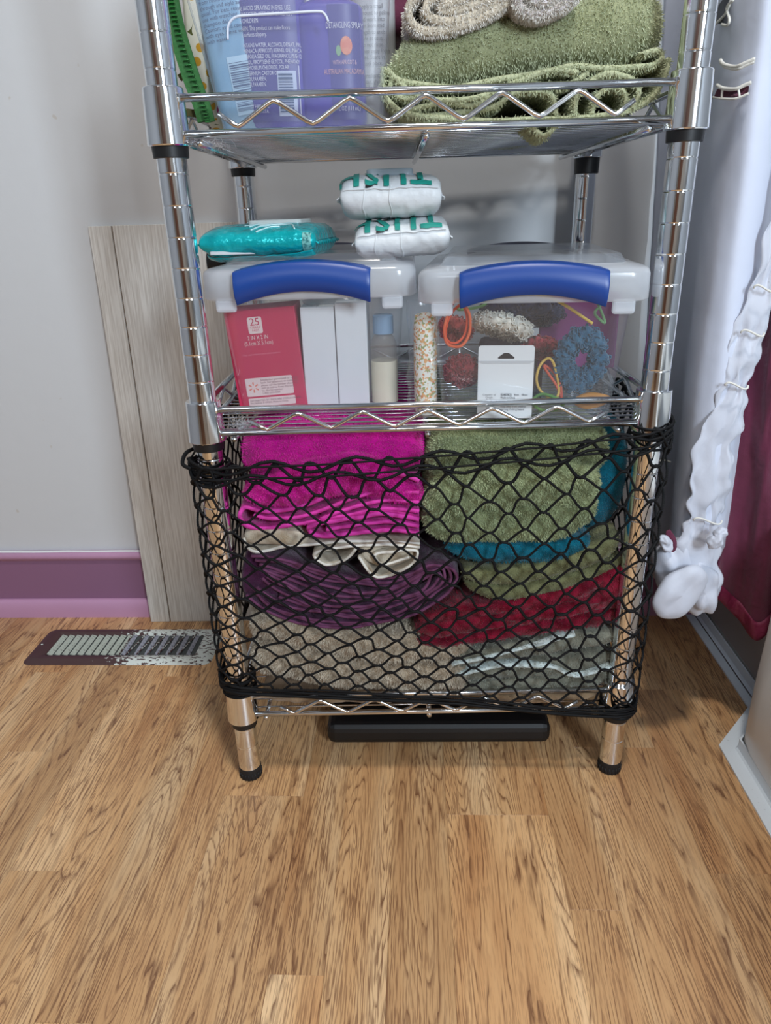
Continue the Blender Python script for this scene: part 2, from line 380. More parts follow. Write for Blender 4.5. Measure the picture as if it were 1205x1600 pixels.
# ------------------------------------------------------------------ floor vent
vent = empty('floor_vent', W(-.475, .268, 0), 'brown metal floor register with white paint chipped along its right side', 'vent', rotz=RA)
vp = vent_paint()
def rring(b, ox, oy, ix, iy, cx, z0, z1, lip):
    def rr(hx, hy, r, z, x0=0):
        out = []
        for qx, qy, a0 in ((1, 1, 0), (-1, 1, 90), (-1, -1, 180), (1, -1, 270)):
            for k in range(5):
                a = math.radians(a0+k*22.5); out.append((x0+qx*(hx-r)+r*math.cos(a), qy*(hy-r)+r*math.sin(a), z))
        return out
    A = rr(ox, oy, .012, z0); B = rr(ox-lip, oy-lip, .010, z1); Cc = rr(ix+.002, iy+.002, .003, z1, cx); D = rr(ix, iy, .002, z0+.0002, cx); n = 20
    o = len(b.v); b.v += A+B+Cc+D
    for k in range(3):
        for i in range(n):
            j = (i+1) % n; b.f.append((o+k*n+i, o+k*n+j, o+(k+1)*n+j, o+(k+1)*n+i)); b.m.append(0)
b = MB(); rring(b, .147, .050, .117, .029, 0, .0002, .005, .007)
b.build('cover_plate', vp, vent)
b = MB(); b.box((-.1175, -.0295, .0002), (.1175, .0295, .0009)); b.build('duct_shade_sheet', mat('duct_dark', (70, 74, 74), .8), vent, False)  # thin dark sheet on the planks, colours in the shade below the slats
slat_l = mat('worn_slat', (176, 184, 172), .5, var=(260, (92, 82, 74), .55, .72)); slat_r = mat('bluish_slat', (150, 152, 164), .45, var=(200, (96, 98, 110), .5, .65))
b = MB(); b.box((-.0040, -.0275, -.0006), (.0040, .0275, .0006)); sl = b.build('slat', slat_l, vent, False); sl.location = (-.112, 0, .0032); sl.rotation_euler.y = .45
b = MB(); b.box((-.0030, -.0275, -.0005), (.0030, .0275, .0005)); sr = b.build('slat', slat_r, vent, False); sr.location = (.005, 0, .0032); sr.rotation_euler = (0, .35, 0)
for k in range(1, 10): inst(sl, 'slat', vent, (-.112+k*.0122, 0, .0032), (0, .35, 0))
for k in range(1, 7): inst(sr, 'slat', vent, (.008+k*.0165, 0, .0026), (0, .35, 0))
b = MB(); b.box((-.0008, -.029, -.0004), (.0008, .029, .0012)); rib = b.build('bar', vp, vent, False); rib.location = (.0, 0, .0045)
for k in range(1, 7): inst(rib, 'bar', vent, (.0+k*.0165, 0, .0045), (0, 0, -.20))
for sx in (-.137, .137):
    b = MB(); b.lathe([(.0028, 0), (.0026, .0008), (.001, .0012)], 10); o = b.build('screw', vp, vent); o.location = (sx, 0, .005)
# ------------------------------------------------------------------ curtain
def curtain_sheet(cols, ztop, name, m, parent, nz=60, noise_a=.003, zb=None, thick=.0012, sub=5):
    """cols: list of (bottom px,py,Y, top px,py,Y): straight hanging lines, lofted smoothly"""
    L = []
    for (bx, by, bY, tx, ty, tY) in cols:
        p = P(bx, by, bY); q = P(tx, ty, tY); k = (ztop-p.z)/(q.z-p.z); top = p+(q-p)*k
        L.append((*p, *top))
    S = cr(L, sub)
    b = MB()
    def fn(s, t):
        r = S[int(round(s*(len(S)-1)))]
        p = Vector(r[:3]).lerp(Vector(r[3:]), t)
        n = noise.noise(Vector((p.x*9, p.y*9, p.z*3.3)))*noise_a*2+noise.noise(p*28)*noise_a*.5
        return (p.x+n*.6, p.y+n, p.z)
    b.grid(fn, len(S), nz)
    o = b.build(name, m, parent)
    s = o.modifiers.new('solid', 'SOLIDIFY'); s.thickness = thick
    return o
cur = empty('shower_curtain', P(1090, 900, .06), 'white embroidered shower curtain with gathered ruffle hanging over the tub side', 'curtain')
cur.location.z = 0
def under(o, parent):
    o.parent = parent; o.matrix_parent_inverse = parent.matrix_basis.inverted(); return o
cur_cols = [(996, 800, .345, 1030, 150, .36), (1010, 880, .30, 1060, 200, .31), (1022, 900, .22, 1092, 150, .24), (1040, 905, .17, 1108, 60, .20), (1042, 900, .12, 1118, 60, .15),
            (1040, 900, .085, 1128, 60, .10), (1050, 915, .055, 1146, 60, .065), (1072, 920, .040, 1170, 60, .045), (1098, 900, .035, 1196, 60, .035), (1124, 870, .045, 1226, 60, .045), (1140, 850, .08, 1250, 60, .08), (1190, 850, .10, 1320, 60, .08)]
under(curtain_sheet(cur_cols, 1.55, 'curtain_sheet', white_fabric, None, 70, .004), cur)
# gathered ruffle edge: a string of puffed pockets
rc = [(1262, 250), (1228, 350), (1195, 440), (1176, 505), (1160, 560), (1150, 602), (1130, 655), (1114, 715), (1108, 770), (1100, 812), (1092, 850), (1085, 900), (1078, 945)]
rw = [30, 26, 20, 27, 28, 22, 30, 32, 34, 25, 33, 40, 30]
def strip(s, t):
    k = s*(len(rc)-1); i = min(int(k), len(rc)-2); f = k-i
    rcx = cr([(*rc[j], rw[j]) for j in range(len(rc))], 12); j = min(int(s*(len(rcx)-1)), len(rcx)-1); x, y, wd = rcx[j]
    a = t*2*math.pi
    wr = 1+.10*math.sin(s*95+math.cos(a)*2)
    n = noise.noise(Vector((s*17, math.cos(a)*1.2, math.sin(a)*1.2))); n2 = noise.noise(Vector((s*9, math.cos(a)*5, 3)))
    cx = x+math.cos(a)*wd*wr+n*9
    p = P(cx, y+n*6+math.cos(a)*-4, .036)
    ci = max(math.exp(-((y-yc)/22)**2) for yc in (440, 520, 602, 714, 815)); pl = math.sin(math.cos(a)*8+n*3)*.0022*(.35+ci)
    return (p.x, p.y-math.sin(a)*wd*.00018*(1+.7*n)*(1-.4*ci)-n2*.006+pl, p.z)
b = MB(); b.grid(strip, 145, 28, cv=True); under(b.build('ruffle', white_satin, None), cur)
# ruffle cinch stitching
for (x, y, wd) in ((1193, 450, 15), (1151, 602, 18), (1106, 813, 22), (1176, 520, 18)):
    b = MB(); q = [P(x+wd*math.cos(a), y+5*math.sin(a*2), .025)+Vector((0, -.003*abs(math.sin(a)), 0)) for a in [k/16*math.pi for k in range(17)]]
    b.tube(q, .0010, 6); under(b.build('stitching', cream_cord, None), cur)
# bottom flap and bunched lobes
def lobe(name, cx, cy, rx, ry, ang, Y, th, m, seed=0, fold=.25):
    b = MB(); ca, sa = math.cos(ang), math.sin(ang)
    def fn(s, t):
        a = s*2*math.pi; ph = (t-.5)*math.pi; r = math.cos(ph)**.7
        ex, ey = rx*r*math.cos(a), ry*r*math.sin(a)
        nn = noise.noise(Vector((math.cos(a)*1.5*r+seed, math.sin(a)*1.5*r, math.sin(ph))))
        x = cx+(ex*ca-ey*sa)*(1+fold*nn); y = cy+(ex*sa+ey*ca)*(1+fold*nn)
        p = P(x, y, Y); return (p.x, p.y+math.sin(ph)*th*(1+.5*nn), p.z)
    b.grid(fn, 40, 18, cu=True); return under(b.build(name, m, None), cur)
lobe('hem_flap', 1062, 925, 52, 30, -.75, .015, .009, white_satin, 1, .08)
lobe('hem_fold', 1052, 885, 30, 46, .1, .045, .016, white_satin, 5)
lobe('hem_fold', 1094, 918, 26, 42, .15, .035, .016, white_satin, 9)
lobe('hem_fold', 1110, 920, 12, 28, .2, .045, .010, white_satin, 3)
lobe('hem_fold', 1040, 848, 10, 14, -.6, .03, .006, white_satin, 12)
lobe('bow', 1118, 846, 15, 10, -.7, .008, .006, white_satin, 21)
lobe('bow', 1126, 832, 12, 7, -.4, .010, .005, white_satin, 27)
lobe('cutwork_patch', 1050, 850, 8, 24, -.25, .035, .002, maroon, 2, .1)
# cutwork: cords, maroon slot and leaf
def ysh(px): return float(np.interp(px, [1096, 1108, 1118, 1128, 1146, 1170, 1196], [.22, .20, .15, .10, .065, .045, .035]))-.005
def cordpx(pts, Y, r, name='cord', m=cream_cord):
    b = MB(); b.tube([P(x, y, Y if Y else ysh(x+(60-y)*-.16+6)) for x, y in cr(pts, 6)], r, 6); return under(b.build(name, m, None), cur)
cordpx([(1126, 94), (1132, 101), (1150, 104), (1166, 98), (1180, 92)], 0, .0016)
cordpx([(1126, 98), (1134, 105), (1152, 108), (1166, 102), (1179, 97)], 0, .0012)
cordpx([(1121, 133), (1130, 138), (1150, 139), (1164, 133), (1174, 129)], 0, .0016)
cordpx([(1114, 152), (1128, 154), (1150, 154), (1170, 146)], 0, .0010)
cordpx([(1129, 138), (1128, 153)], 0, .001); cordpx([(1154, 138), (1156, 153)], 0, .001)
def patch(pts, Y, th, name, m):
    b = MB()
    if Y: b.prism([PX(x, y, Y) for x, y in pts], Y, Y+th)
    else:
        f_ = [P(x, y, ysh(x+(60-y)*-.16+6)+.002) for x, y in pts]; n = len(f_); c0 = sum(f_, Vector())/n
        b.add(f_+[p+Vector((0, th, 0)) for p in f_]+[c0, c0+Vector((0, th, 0))], [(i, (i+1) % n, 2*n) for i in range(n)]+[(i+n, 2*n+1, (i+1) % n+n) for i in range(n)]+[(i, i+n, (i+1) % n+n, (i+1) % n) for i in range(n)]); return under(b.build(name, m, None, False), cur)
patch([(1117, 151), (1122, 139), (1140, 142), (1171, 134), (1169, 146), (1150, 152)], 0, .002, 'maroon_slot', maroon)
leafm = mat('dark_leaf_cutwork', (70, 72, 82), .7)
patch([(1120, 36), (1124, 8), (1134, -6), (1142, -6), (1134, 12), (1130, 26), (1136, 38)], 0, .002, 'leaf_cutout', leafm)
cordpx([(1118, 38), (1132, 24), (1140, 8), (1144, -8)], 0, .0012); cordpx([(1128, 38), (1137, 39), (1140, 30), (1136, 12), (1146, 0)], 0, .0012)
for pts in ([(1054, 786), (1058, 782), (1060, 788), (1056, 792), (1053, 789)], [(1052, 802), (1058, 804), (1060, 810), (1055, 808), (1051, 804)]):
    patch(pts, .055, .002, 'eyelet', leafm)
cordpx([(1028, 721), (1038, 719), (1048, 722)], .150, .0012, 'hem_cord')
# maroon liner
lin = empty('maroon_liner', P(1170, 960, .06), 'dark maroon cloth liner hanging right of the white ruffle, corner lifted', 'curtain'); lin.location.z = 0
b = MB(); top = [(1150, 540), (1200, 520), (1250, 500), (1330, 480)]; bot = [(1117, 930), (1150, 968), (1186, 1000), (1215, 955), ]
T_ = cr([(1185, 480), (1205, 480), (1230, 480), (1290, 480)], 10); B_ = cr([(1118, 932), (1152, 966), (1186, 999), (1240, 930)], 10)
def lf(s, t):
    i = int(round(s*(len(T_)-1))); x = B_[i][0]*(1-t)+T_[i][0]*t; y = B_[i][1]*(1-t)+T_[i][1]*t
    if i < 10 : x += -14*math.sin(t*math.pi)*(1-i/10)*.5
    Y = .06+.012*math.sin(s*6.5+t*1.4)+.004*noise.noise(Vector((s*8, t*8, 0)))
    return P(x, y, Y)
b.grid(lf, 31, 30); o = under(b.build('liner_sheet', maroon, None), lin); o.modifiers.new('s', 'SOLIDIFY').thickness = .0015
b = MB(); b.grid(lambda s, t: Vector(lf(s, t*.055))+Vector((0, -.002-.0012*math.sin(t*math.pi)-.0008*noise.noise(Vector((s*60, t*4, 2))), 0)), 31, 6)
o = under(b.build('hem_band', maroon_hem, None), lin); o.modifiers.new('s', 'SOLIDIFY').thickness = .001
# ------------------------------------------------------------------ rack
HW, DP, R = .2160, .3207, .0127
rack = empty('wire_shelving_rack', (0, DP/2, 0), 'chrome wire shelving rack with three shelves holding towels and clear boxes', 'shelf')
def rk(o): return under(o, rack)
zg = .6584; prof = [(R-.001, .015)]; z0 = .030; zt = 1.30
g0 = zg-.0254*math.floor((zg-.035)/.0254)
z = .0285; gs = []
k = g0
while k < zt-.01: gs.append(k); k += .0254
prof = [(R, .015)]
for g in gs: prof += [(R, g-.0009), (R-.0004, g-.0003), (R-.0004, g+.0003), (R, g+.0009)]
prof += [(R, zt), (R-.003, zt+.003)]
SH = [(.0943, .1193), (.4300, .4535), (.6876, .7140), (1.020, 1.046)]     # lower / upper wire heights
poles = []
for i, (x, y) in enumerate([(-HW, 0), (HW, 0), (-HW, DP), (HW, DP)]):
    if i == 0:
        b = MB(); b.lathe(prof, 32); pole = rk(b.build('pole', chrome, None)); pole.location = (x, y, 0)
        b = MB(); b.lathe([(.0112, .0), (.0128, .0010), (.0130, .0150), (.0131, .0158), (.0125, .0165)], 32)
        foot = b.build('foot', rubber, pole)
        b = MB()
        for q in range(20):
            a = q/20*2*math.pi; b.tube([(.0130*math.cos(a), .0130*math.sin(a), .0012), (.0132*math.cos(a), .0132*math.sin(a), .0095)], .0008, 5)
        fr_ = b.build('foot_rib', rubber, pole); fr_['kind'] = 'stuff'
    else:
        c = inst(pole, 'pole', rack, (x, y, 0)); c.matrix_parent_inverse = rack.matrix_basis.inverted()
        inst(foot, 'foot', c); inst(fr_, 'foot_rib', c)
def shelf(zl, zu, idx):
    b = MB()
    for y in (-.006, DP+.006):
        for zz in (zl, zu):
            b.tube([(-HW+.012, y, zz), (HW-.012, y, zz)], .0031, 10)
            for sx in (-1, 1):
                b.lathe([(.001, -.0048), (.0038, -.0030), (.0046, 0), (.0038, .003), (.001, .0048)], 10, at=(sx*(HW-.0125), y, zz))
    for x in (-HW-.004, HW+.004):
        for zz in (zl, zu): b.tube([(x, .012, zz), (x, DP-.012, zz)], .0031, 10)
    rim = b.build('shelf', wire_chrome, None); rim.location = (0, 0, 0); rk(rim)
    # zigzags
    def zz(p0, p1, n, name):
        p0 = Vector(p0); p1 = Vector(p1); pts = []
        m = (zu-zl)/2-.0035; zc = (zl+zu)/2
        N = n*2; seq = [(.0, .0)]
        for k in range(N): seq.append(((k+.45)/(N-.1), -1 if k % 2 == 0 else 1))
        seq.append((1.0, .0))
        P_ = []
        for k, (t, s) in enumerate(seq):
            p = p0.lerp(p1, t); p.z = zc+m*s; P_.append(p)
        out = [P_[0]]
        for a, c, d in zip(P_[:-2], P_[1:-1], P_[2:]):
            out += [c.lerp(a, .14), c.lerp(a, .05)+Vector((0, 0, (a.z-c.z)*.0)), c, c.lerp(d, .05), c.lerp(d, .14)]
            out[-3] = c.lerp((a+d)/2, .06)
        out.append(P_[-1]); b = MB(); b.tube(out, .0021, 8); return b.build(name, wire_chrome, rim)
    def zzf(y, name):
        # apexes measured: bottoms every .0645 starting at -.155
        m = (zu-zl)/2-.0035; zc = (zl+zu)/2; P_ = [(-.170, .1)]
        x = -.1550; k = 0
        while x < .156: P_.append((x, -1 if k % 2 == 0 else 1)); x += .03085; k += 1
        P_.append((.1680, 0.1)); P_ = [Vector((x, y, zc+m*s)) for x, s in P_]
        out = [P_[0]]
        for a, c, d in zip(P_[:-2], P_[1:-1], P_[2:]): out += [c.lerp(a, .15), c.lerp((a+d)/2, .05), c.lerp(d, .15)]
        out.append(P_[-1]); b = MB(); b.tube(out, .0021, 8); return b.build(name, wire_chrome, rim)
    zzf(-.0105, 'zigzag_wire'); zzf(DP+.0105, 'zigzag_wire')
    zz((-HW-.004, .045, 0), (-HW-.004, DP-.045, 0), 3, 'zigzag_wire'); zz((HW+.004, .045, 0), (HW+.004, DP-.045, 0), 3, 'zigzag_wire')
    b = MB(); b.tube([(-HW-.003, 0, 0), (HW+.003, 0, 0)], .00108, 6); w0 = b.build('mat_wire', wire_chrome, rim); w0.location = (0, .006, zl+.0005)
    n = 22
    for k in range(1, n): 
        y = .006+k*(DP-.012)/(n-1)
        c = inst(w0, 'mat_wire', rim, (0, y, zl+.0005))
        if y < .018 or y > DP-.018: c.scale.x = .93
    for x in (-.189, 0, .184):
        b = MB(); b.tube([(x, -.006, zl-.0066), (x, DP+.006, zl-.0066)], .0028, 10); b.build('support_wire', wire_chrome, rim)
    for x, y in [(-HW, 0), (HW, 0), (-HW, DP), (HW, DP)]:
        b = MB(); h0, h1 = zl-.0085, zu+.0085
        b.lathe([(.0135, h0), (.0172, h0), (.0182, h0+.001), (.0165, h1-.001), (.0160, h1), (.0130, h1)], 32, at=(x, y, 0))
        b.build('collar', chrome, rim)
        b = MB(); h2 = h0-(.009 if y == 0 or x < 0 else .018)
        b.lathe([(.0130, h2), (.0148, h2+.0005), (.0154, h0+.001), (.0130, h0+.001)], 32, at=(x, y, 0)); b.build('sleeve', black_plastic, rim)
    return rim
for i, (zl, zu) in enumerate(SH): shelf(zl, zu, i)
# ------------------------------------------------------------------ scale under the rack
b = MB(); b.box((-.139, 0, .0), (.139, .21, .030)); sc_ = b.build('bathroom_scale', mat('scale_black', (10, 10, 12), .5), None, False, .010, (.013, .034, .009), -.02, 3)
tag(sc_, 'flat black slab-like scale on the floor under the bottom shelf', 'scale')
b = MB()
for x in (-.11, .11):
    for y in (.03, .18): b.lathe([(.012, -.009), (.013, -.008), (.013, .001)], 16, at=(x, y, 0))
b.build('foot', rubber, sc_)
# ------------------------------------------------------------------ soft goods
def fbm(p, s): return noise.noise(Vector(p)*s)+.5*noise.noise(Vector(p)*s*2.1+Vector((7, 3, 1)))
def slab(mb, top, bot, y0, y1, amp=.003, nu=60, rnd=.5, m=0, sc=22, endp=6, seed=0):
    """soft folded layer: front edge rounded, top and bottom edges given in pixels at depth y0"""
    T_ = cr([PX(x, y, y0) for x, y in top], 10); B_ = cr([PX(x, y, y0) for x, y in bot], 10)
    def samp(L, t):
        k = t*(len(L)-1); i = min(int(k), len(L)-2); return L[i]*(1-(k-i))+L[i+1]*(k-i)
    sec = [(1, 1), (.75, 1), (.5, 1), (.3, 1), (.18, 1)]
    def fn(s, t):
        a, c = samp(T_, s), samp(B_, s)
        zc = (a[1]+c[1])/2; h = (a[1]-c[1])/2
        x = a[0]*(.5+.5*math.cos(t*math.pi))+c[0]*(.5-.5*math.cos(t*math.pi))
        e = max(.0, 1-abs(2*s-1)**endp)**.5; e = .12+.88*e
        r = min(h*1.2, (y1-y0)*.5)*rnd*2
        if t < .3: y = y1+(y0+r-y1)*(t/.3); zz = 1
        elif t > .7: y = y1+(y0+r-y1)*((1-t)/.3); zz = -1
        else:
            q = (t-.3)/.4*math.pi; y = y0+r-r*math.sin(q)**.75; zz = math.copysign(abs(math.cos(q))**.75, math.cos(q))
        ed = (1-e)*r*1.2
        p = Vector((x, y+ed*(1 if y < y0+r*1.01 else 0), zc+zz*h*e))
        n = fbm((p.x, p.y*.6+seed, p.z*1.6), sc)
        p.y += n*amp*1.25; p.z += fbm((p.x+5+seed, p.y, p.z), sc)*amp*.5*(1 if abs(zz) > .2 else 0); p.x += n*amp*.3
        return p
    mb.grid(fn, nu, 44, m)
def ribbon(mb, px, y0, y1, t=.003, amp=.0012, closed=False, n=7, m=0, mh=1, seed=0, ny=9):
    L = cr([PX(x, y, y0) for x, y in px], n, closed); N = len(L)
    nor = []
    for i in range(N):
        a = L[max(i-1, 0)]; c = L[min(i+1, N-1)]; d = c-a; l = math.hypot(*d) or 1; nor.append((-d[1]/l, d[0]/l))
    ys = [y0+.0010, y0, y0, y0+.0010]
    rings = []
    # profile around section: outer side back..front, rim, inner side front..back
    prof = [(y0+(y1-y0)*(k/ny)**1.3+.0012, 1) for k in range(ny, -1, -1)]+[(y0, .45), (y0, -.45)]+[(y0+(y1-y0)*(k/ny)**1.3+.0012, -1) for k in range(ny+1)]
    K = len(prof); vs_ = []
    for i in range(N):
        x, z = L[i]
        rag = noise.noise(Vector((i*.31+seed, seed*1.7, 0)))*.0022
        tt = t*(1+.22*noise.noise(Vector((i*.22, seed, 4))))
        for y, s in prof:
            d = (y-y0); q = noise.noise(Vector((x*30+seed, y*18, z*30)))*amp*(1+d*8)
            vs_.append((x+nor[i][0]*(s*tt/2)+q*nor[i][0], y+rag*(1-min(1, d/.03)), z+nor[i][1]*(s*tt/2)+q*nor[i][1]))
    fs = []; ms = []
    o = len(mb.v)
    for i in range(N-1):
        for k in range(K-1):
            fs.append((o+i*K+k, o+i*K+k+1, o+(i+1)*K+k+1, o+(i+1)*K+k)); ms.append(mh if ny <= k <= ny+2 else m)
    for i in (0, N-1): fs.append(tuple(o+i*K+k for k in range(K))); ms.append(m)
    mb.v += vs_; mb.f += fs; mb.m += ms
def nested(px_fn, turns, n): return [px_fn(k/n*turns*2*math.pi, k/n) for k in range(n+1)]
def pile(obj, n, ln, wd, m, name='terry_pile', seed=1, maxy=9, bend=.5):
    """terry loops on the faces turned to the room: tiny tapered blades in one mesh"""
    me = obj.data; me.calc_loop_triangles(); T = len(me.loop_triangles)
    tv = np.zeros(T*3, int); me.loop_triangles.foreach_get('vertices', tv); co = np.zeros(len(me.vertices)*3); me.vertices.foreach_get('co', co)
    co = co.reshape(-1, 3); tri = co[tv.reshape(-1, 3)]
    e1, e2 = tri[:, 1]-tri[:, 0], tri[:, 2]-tri[:, 0]; nr = np.cross(e1, e2); ar = np.linalg.norm(nr, axis=1)/2+1e-12; nr = nr/(2*ar[:, None])
    ce = tri.mean(1); mw = np.array(obj.matrix_world.translation); view = np.array(CAM)-(ce+mw); view /= np.linalg.norm(view, axis=1)[:, None]
    d = (nr*view).sum(1); wgt = ar*((d > .02) & (ce[:, 1] < maxy))
    rs = np.random.RandomState(seed)
    if wgt.sum() <= 0: return
    idx = rs.choice(T, n, p=wgt/wgt.sum()); a = rs.rand(n, 2); fl = a.sum(1) > 1; a[fl] = 1-a[fl]
    p = tri[idx, 0]+a[:, :1]*e1[idx]+a[:, 1:]*e2[idx]; nn = nr[idx]
    j = rs.normal(size=(n, 3)); dirv = nn+j*bend*.7+np.array([0, 0, -.35]); dirv /= np.linalg.norm(dirv, axis=1)[:, None]
    side = np.cross(dirv, rs.normal(size=(n, 3))); side /= np.linalg.norm(side, axis=1)[:, None]
    L = ln*(.6+.8*rs.rand(n, 1))
    v = np.stack([p-side*wd/2-nn*.0003, p+side*wd/2-nn*.0003, p+dirv*L*.7+side*wd*.5, p+dirv*L+j*.0002-side*wd*.1], 1).reshape(-1, 3)
    q = bpy.data.meshes.new(name); q.vertices.add(n*4); q.vertices.foreach_set('co', v.ravel()); q.loops.add(n*4); q.loops.foreach_set('vertex_index', np.arange(n*4)); q.polygons.add(n); q.polygons.foreach_set('loop_start', np.arange(n)*4); q.polygons.foreach_set('loop_total', np.full(n, 4)); q.update(calc_edges=True)
    q.materials.append(m); o = bpy.data.objects.new(name, q); C.objects.link(o); o.parent = obj; o['kind'] = 'stuff'; return o
def cloth(name, mb, mats, label, cat='towel', group=None, npile=0, ln=.003, wd=.0007, pm=None, seed=1, maxy=9):
    o = mb.build(name, mats, None, True)
    bm = bmesh.new(); bm.from_mesh(o.data); bmesh.ops.recalc_face_normals(bm, faces=bm.faces); bm.to_mesh(o.data); bm.free()
    # origin at the base of the thing
    co = [v.co for v in o.data.vertices]; c = Vector((sum(v.x for v in co)/len(co), min(v.y for v in co), min(v.z for v in co)))
    o.data.transform(Matrix.Translation(-c)); o.location = c; bpy.context.view_layer.update()
    tag(o, label, cat, group)
    if npile: pile(o, npile, ln, wd, pm or mats[0], seed=seed, maxy=maxy)
    return o
GB = 'towels stacked behind the net'
def T2(nm, c1, c2, hem=None, scale=60):
    return [terry(nm, c1, c2, scale), mat(nm+'_hem', hem or c1, .9, bump=(500, .4, .001))]
mag = T2('magenta_terry', (196, 18, 142), (168, 10, 122), (214, 60, 166)); gre = T2('green_terry', (136, 144, 106), (110, 118, 84), (150, 156, 116))
tea = T2('teal_terry', (6, 98, 118), (4, 78, 98)); pur = T2('plum_terry', (76, 30, 66), (52, 20, 46), (106, 56, 90))
red = T2('crimson_plush', (132, 16, 44), (88, 8, 30), (168, 40, 66), 90); bei = T2('beige_terry', (186, 170, 148), (160, 142, 120), (200, 186, 166))
gry = T2('grey_terry', (128, 128, 114), (104, 104, 92), (196, 208, 206)); cre = T2('cream_cloth', (206, 198, 180), (170, 150, 124), (226, 222, 212))
oli = T2('olive_terry', (118, 120, 84), (92, 94, 64), (134, 136, 98)); mint = terry('pale_mint_stripe', (190, 202, 200), (170, 182, 182)); tan = terry('tan_terry', (160, 134, 104), (134, 110, 84))
pil = {k: mat(k+'_loops', c, 1, sheen=.2) for k, c in dict(green=(172, 182, 140), magenta=(214, 26, 158), beige=(206, 194, 174), plum=(92, 38, 78), red=(146, 22, 52), teal=(10, 116, 138), grey=(146, 150, 138), olive=(132, 134, 96), white=(224, 220, 212), ltgreen=(192, 198, 162)).items()}
# magenta
b = MB()
slab(b, [(372, 676), (460, 668), (560, 667), (664, 672)], [(374, 748), (450, 748), (560, 742), (664, 748)], .010, .27, .003, 70, .35)
slab(b, [(376, 756), (420, 742), (470, 722), (540, 706), (590, 716), (630, 742), (662, 762)], [(380, 790), (450, 800), (540, 782), (600, 790), (662, 800)], .000, .27, .003, 70, .35, seed=3)
cloth('bath_towel', b, mag, 'bright magenta towel folded with wavy layered edges, upper left behind the net', group=GB, npile=70000, ln=.0022, wd=.0006, pm=pil['magenta'])
b = MB()
ribbon(b, [(655, 752), (600, 738), (540, 758), (480, 790), (420, 800), (384, 792), (374, 808), (392, 826), (450, 822), (540, 806), (600, 796), (655, 800)], .004, .24, .0045, .0016, seed=1)
ribbon(b, [(655, 770), (600, 768), (550, 780), (480, 806), (430, 812), (396, 806)], .003, .24, .004, .0016, seed=2)
ribbon(b, [(655, 785), (600, 783), (550, 794), (500, 812)], .003, .24, .004, seed=3)
ribbon(b, [(655, 812), (600, 804), (550, 812), (505, 818), (482, 826), (500, 838), (560, 834), (610, 828), (655, 834)], -.002, .24, .0045, .0012, seed=4)
ribbon(b, [(655, 823), (600, 817), (550, 823), (510, 828)], .000, .24, .004, .0012, seed=5)
cloth('bath_towel', b, mag, 'second magenta towel, tight wavy fold edges just under the topmost one', group=GB, npile=15000, ln=.0014, wd=.0005, pm=pil['magenta'])
# cream with tan lining
b = MB()
slab(b, [(378, 832), (420, 827), (476, 834)], [(382, 852), (430, 856), (484, 858)], .002, .22, .0015, 40, .5, m=0)
ribbon(b, [(380, 842), (400, 862), (470, 852), (560, 846), (656, 850)], .004, .22, .0035, seed=6)
ribbon(b, [(656, 856), (600, 852), (520, 858), (490, 868), (510, 884), (540, 876), (556, 858)], -.002, .2, .003, .001, seed=7)
ribbon(b, [(560, 872), (590, 902), (640, 886), (652, 862), (620, 862), (585, 868), (600, 884), (640, 872)], -.004, .18, .003, .001, seed=8)
slab(b, [(556, 852), (600, 850), (654, 852)], [(566, 876), (604, 892), (650, 876)], .003, .2, .002, 40, .4, m=0, seed=4)
cloth('hand_towel', b, cre, 'cream and tan thin towel squeezed between magenta and plum towels', group=GB)
# plum spiral
b = MB()
def sp(cx, cy, rx, ry, turns, shrink, ph=0, tilt=0.04):
    def f(a, k):
        s = 1-shrink*k; ca, sa = math.cos(a+ph), math.sin(a+ph)
        x = cx+rx*s*math.copysign(abs(ca)**.8, ca)*1.0+8*(1-s); y = cy+ry*s*math.copysign(abs(sa)**.9, sa)+18*math.sin((x-cx)/rx*1.6)*-.5*(1 if True else 0)
        return (x, y+noise.noise(Vector((x*.02, y*.05, 0)))*7)
    return nested(f, turns, int(turns*14))
U_ = [(392, 872), (440, 876), (500, 896), (560, 908), (620, 904), (670, 886), (704, 884)]
W_ = [(384, 930), (420, 962), (500, 984), (570, 984), (640, 966), (690, 940), (706, 916)]
def mixc(f, w=1): return [(a[0]*(1-f)+c[0]*f+(i-3)*-3*w, a[1]*(1-f)+c[1]*f+9*noise.noise(Vector((i*.9, f*9, 1)))) for i, (a, c) in enumerate(zip(U_, W_))]
for k_, (f0, f1) in enumerate([(0, .97), (.10, .86), (.22, .74), (.34, .62), (.44, .53)]):
    a_, c_ = mixc(f0, k_*.8), mixc(f1, k_*.8)
    tip = (a_[-1][0]+10-k_*2, (a_[-1][1]+c_[-1][1])/2)
    ribbon(b, a_+[tip]+c_[::-1], .000+.0015*(k_ % 2), .25, .0033, .0028, n=5, seed=9+k_)
for k_, f0 in enumerate((.05, .28, .68, .91)):
    ribbon(b, mixc(f0, 1.5)[:6] if k_ % 2 else mixc(f0, 1.5)[1:], .002, .25, .0034, .002, n=5, seed=29+k_)
slab(b, [(374, 890), (384, 868), (410, 860), (440, 872)], [(376, 930), (390, 955), (415, 965), (440, 960)], .004, .25, .003, 36, .6, seed=8)
cloth('bath_towel', b, pur, 'dark plum towel rolled into a flat coil, left of the crimson one', group=GB, npile=26000, ln=.0016, wd=.0006, pm=pil['plum'])
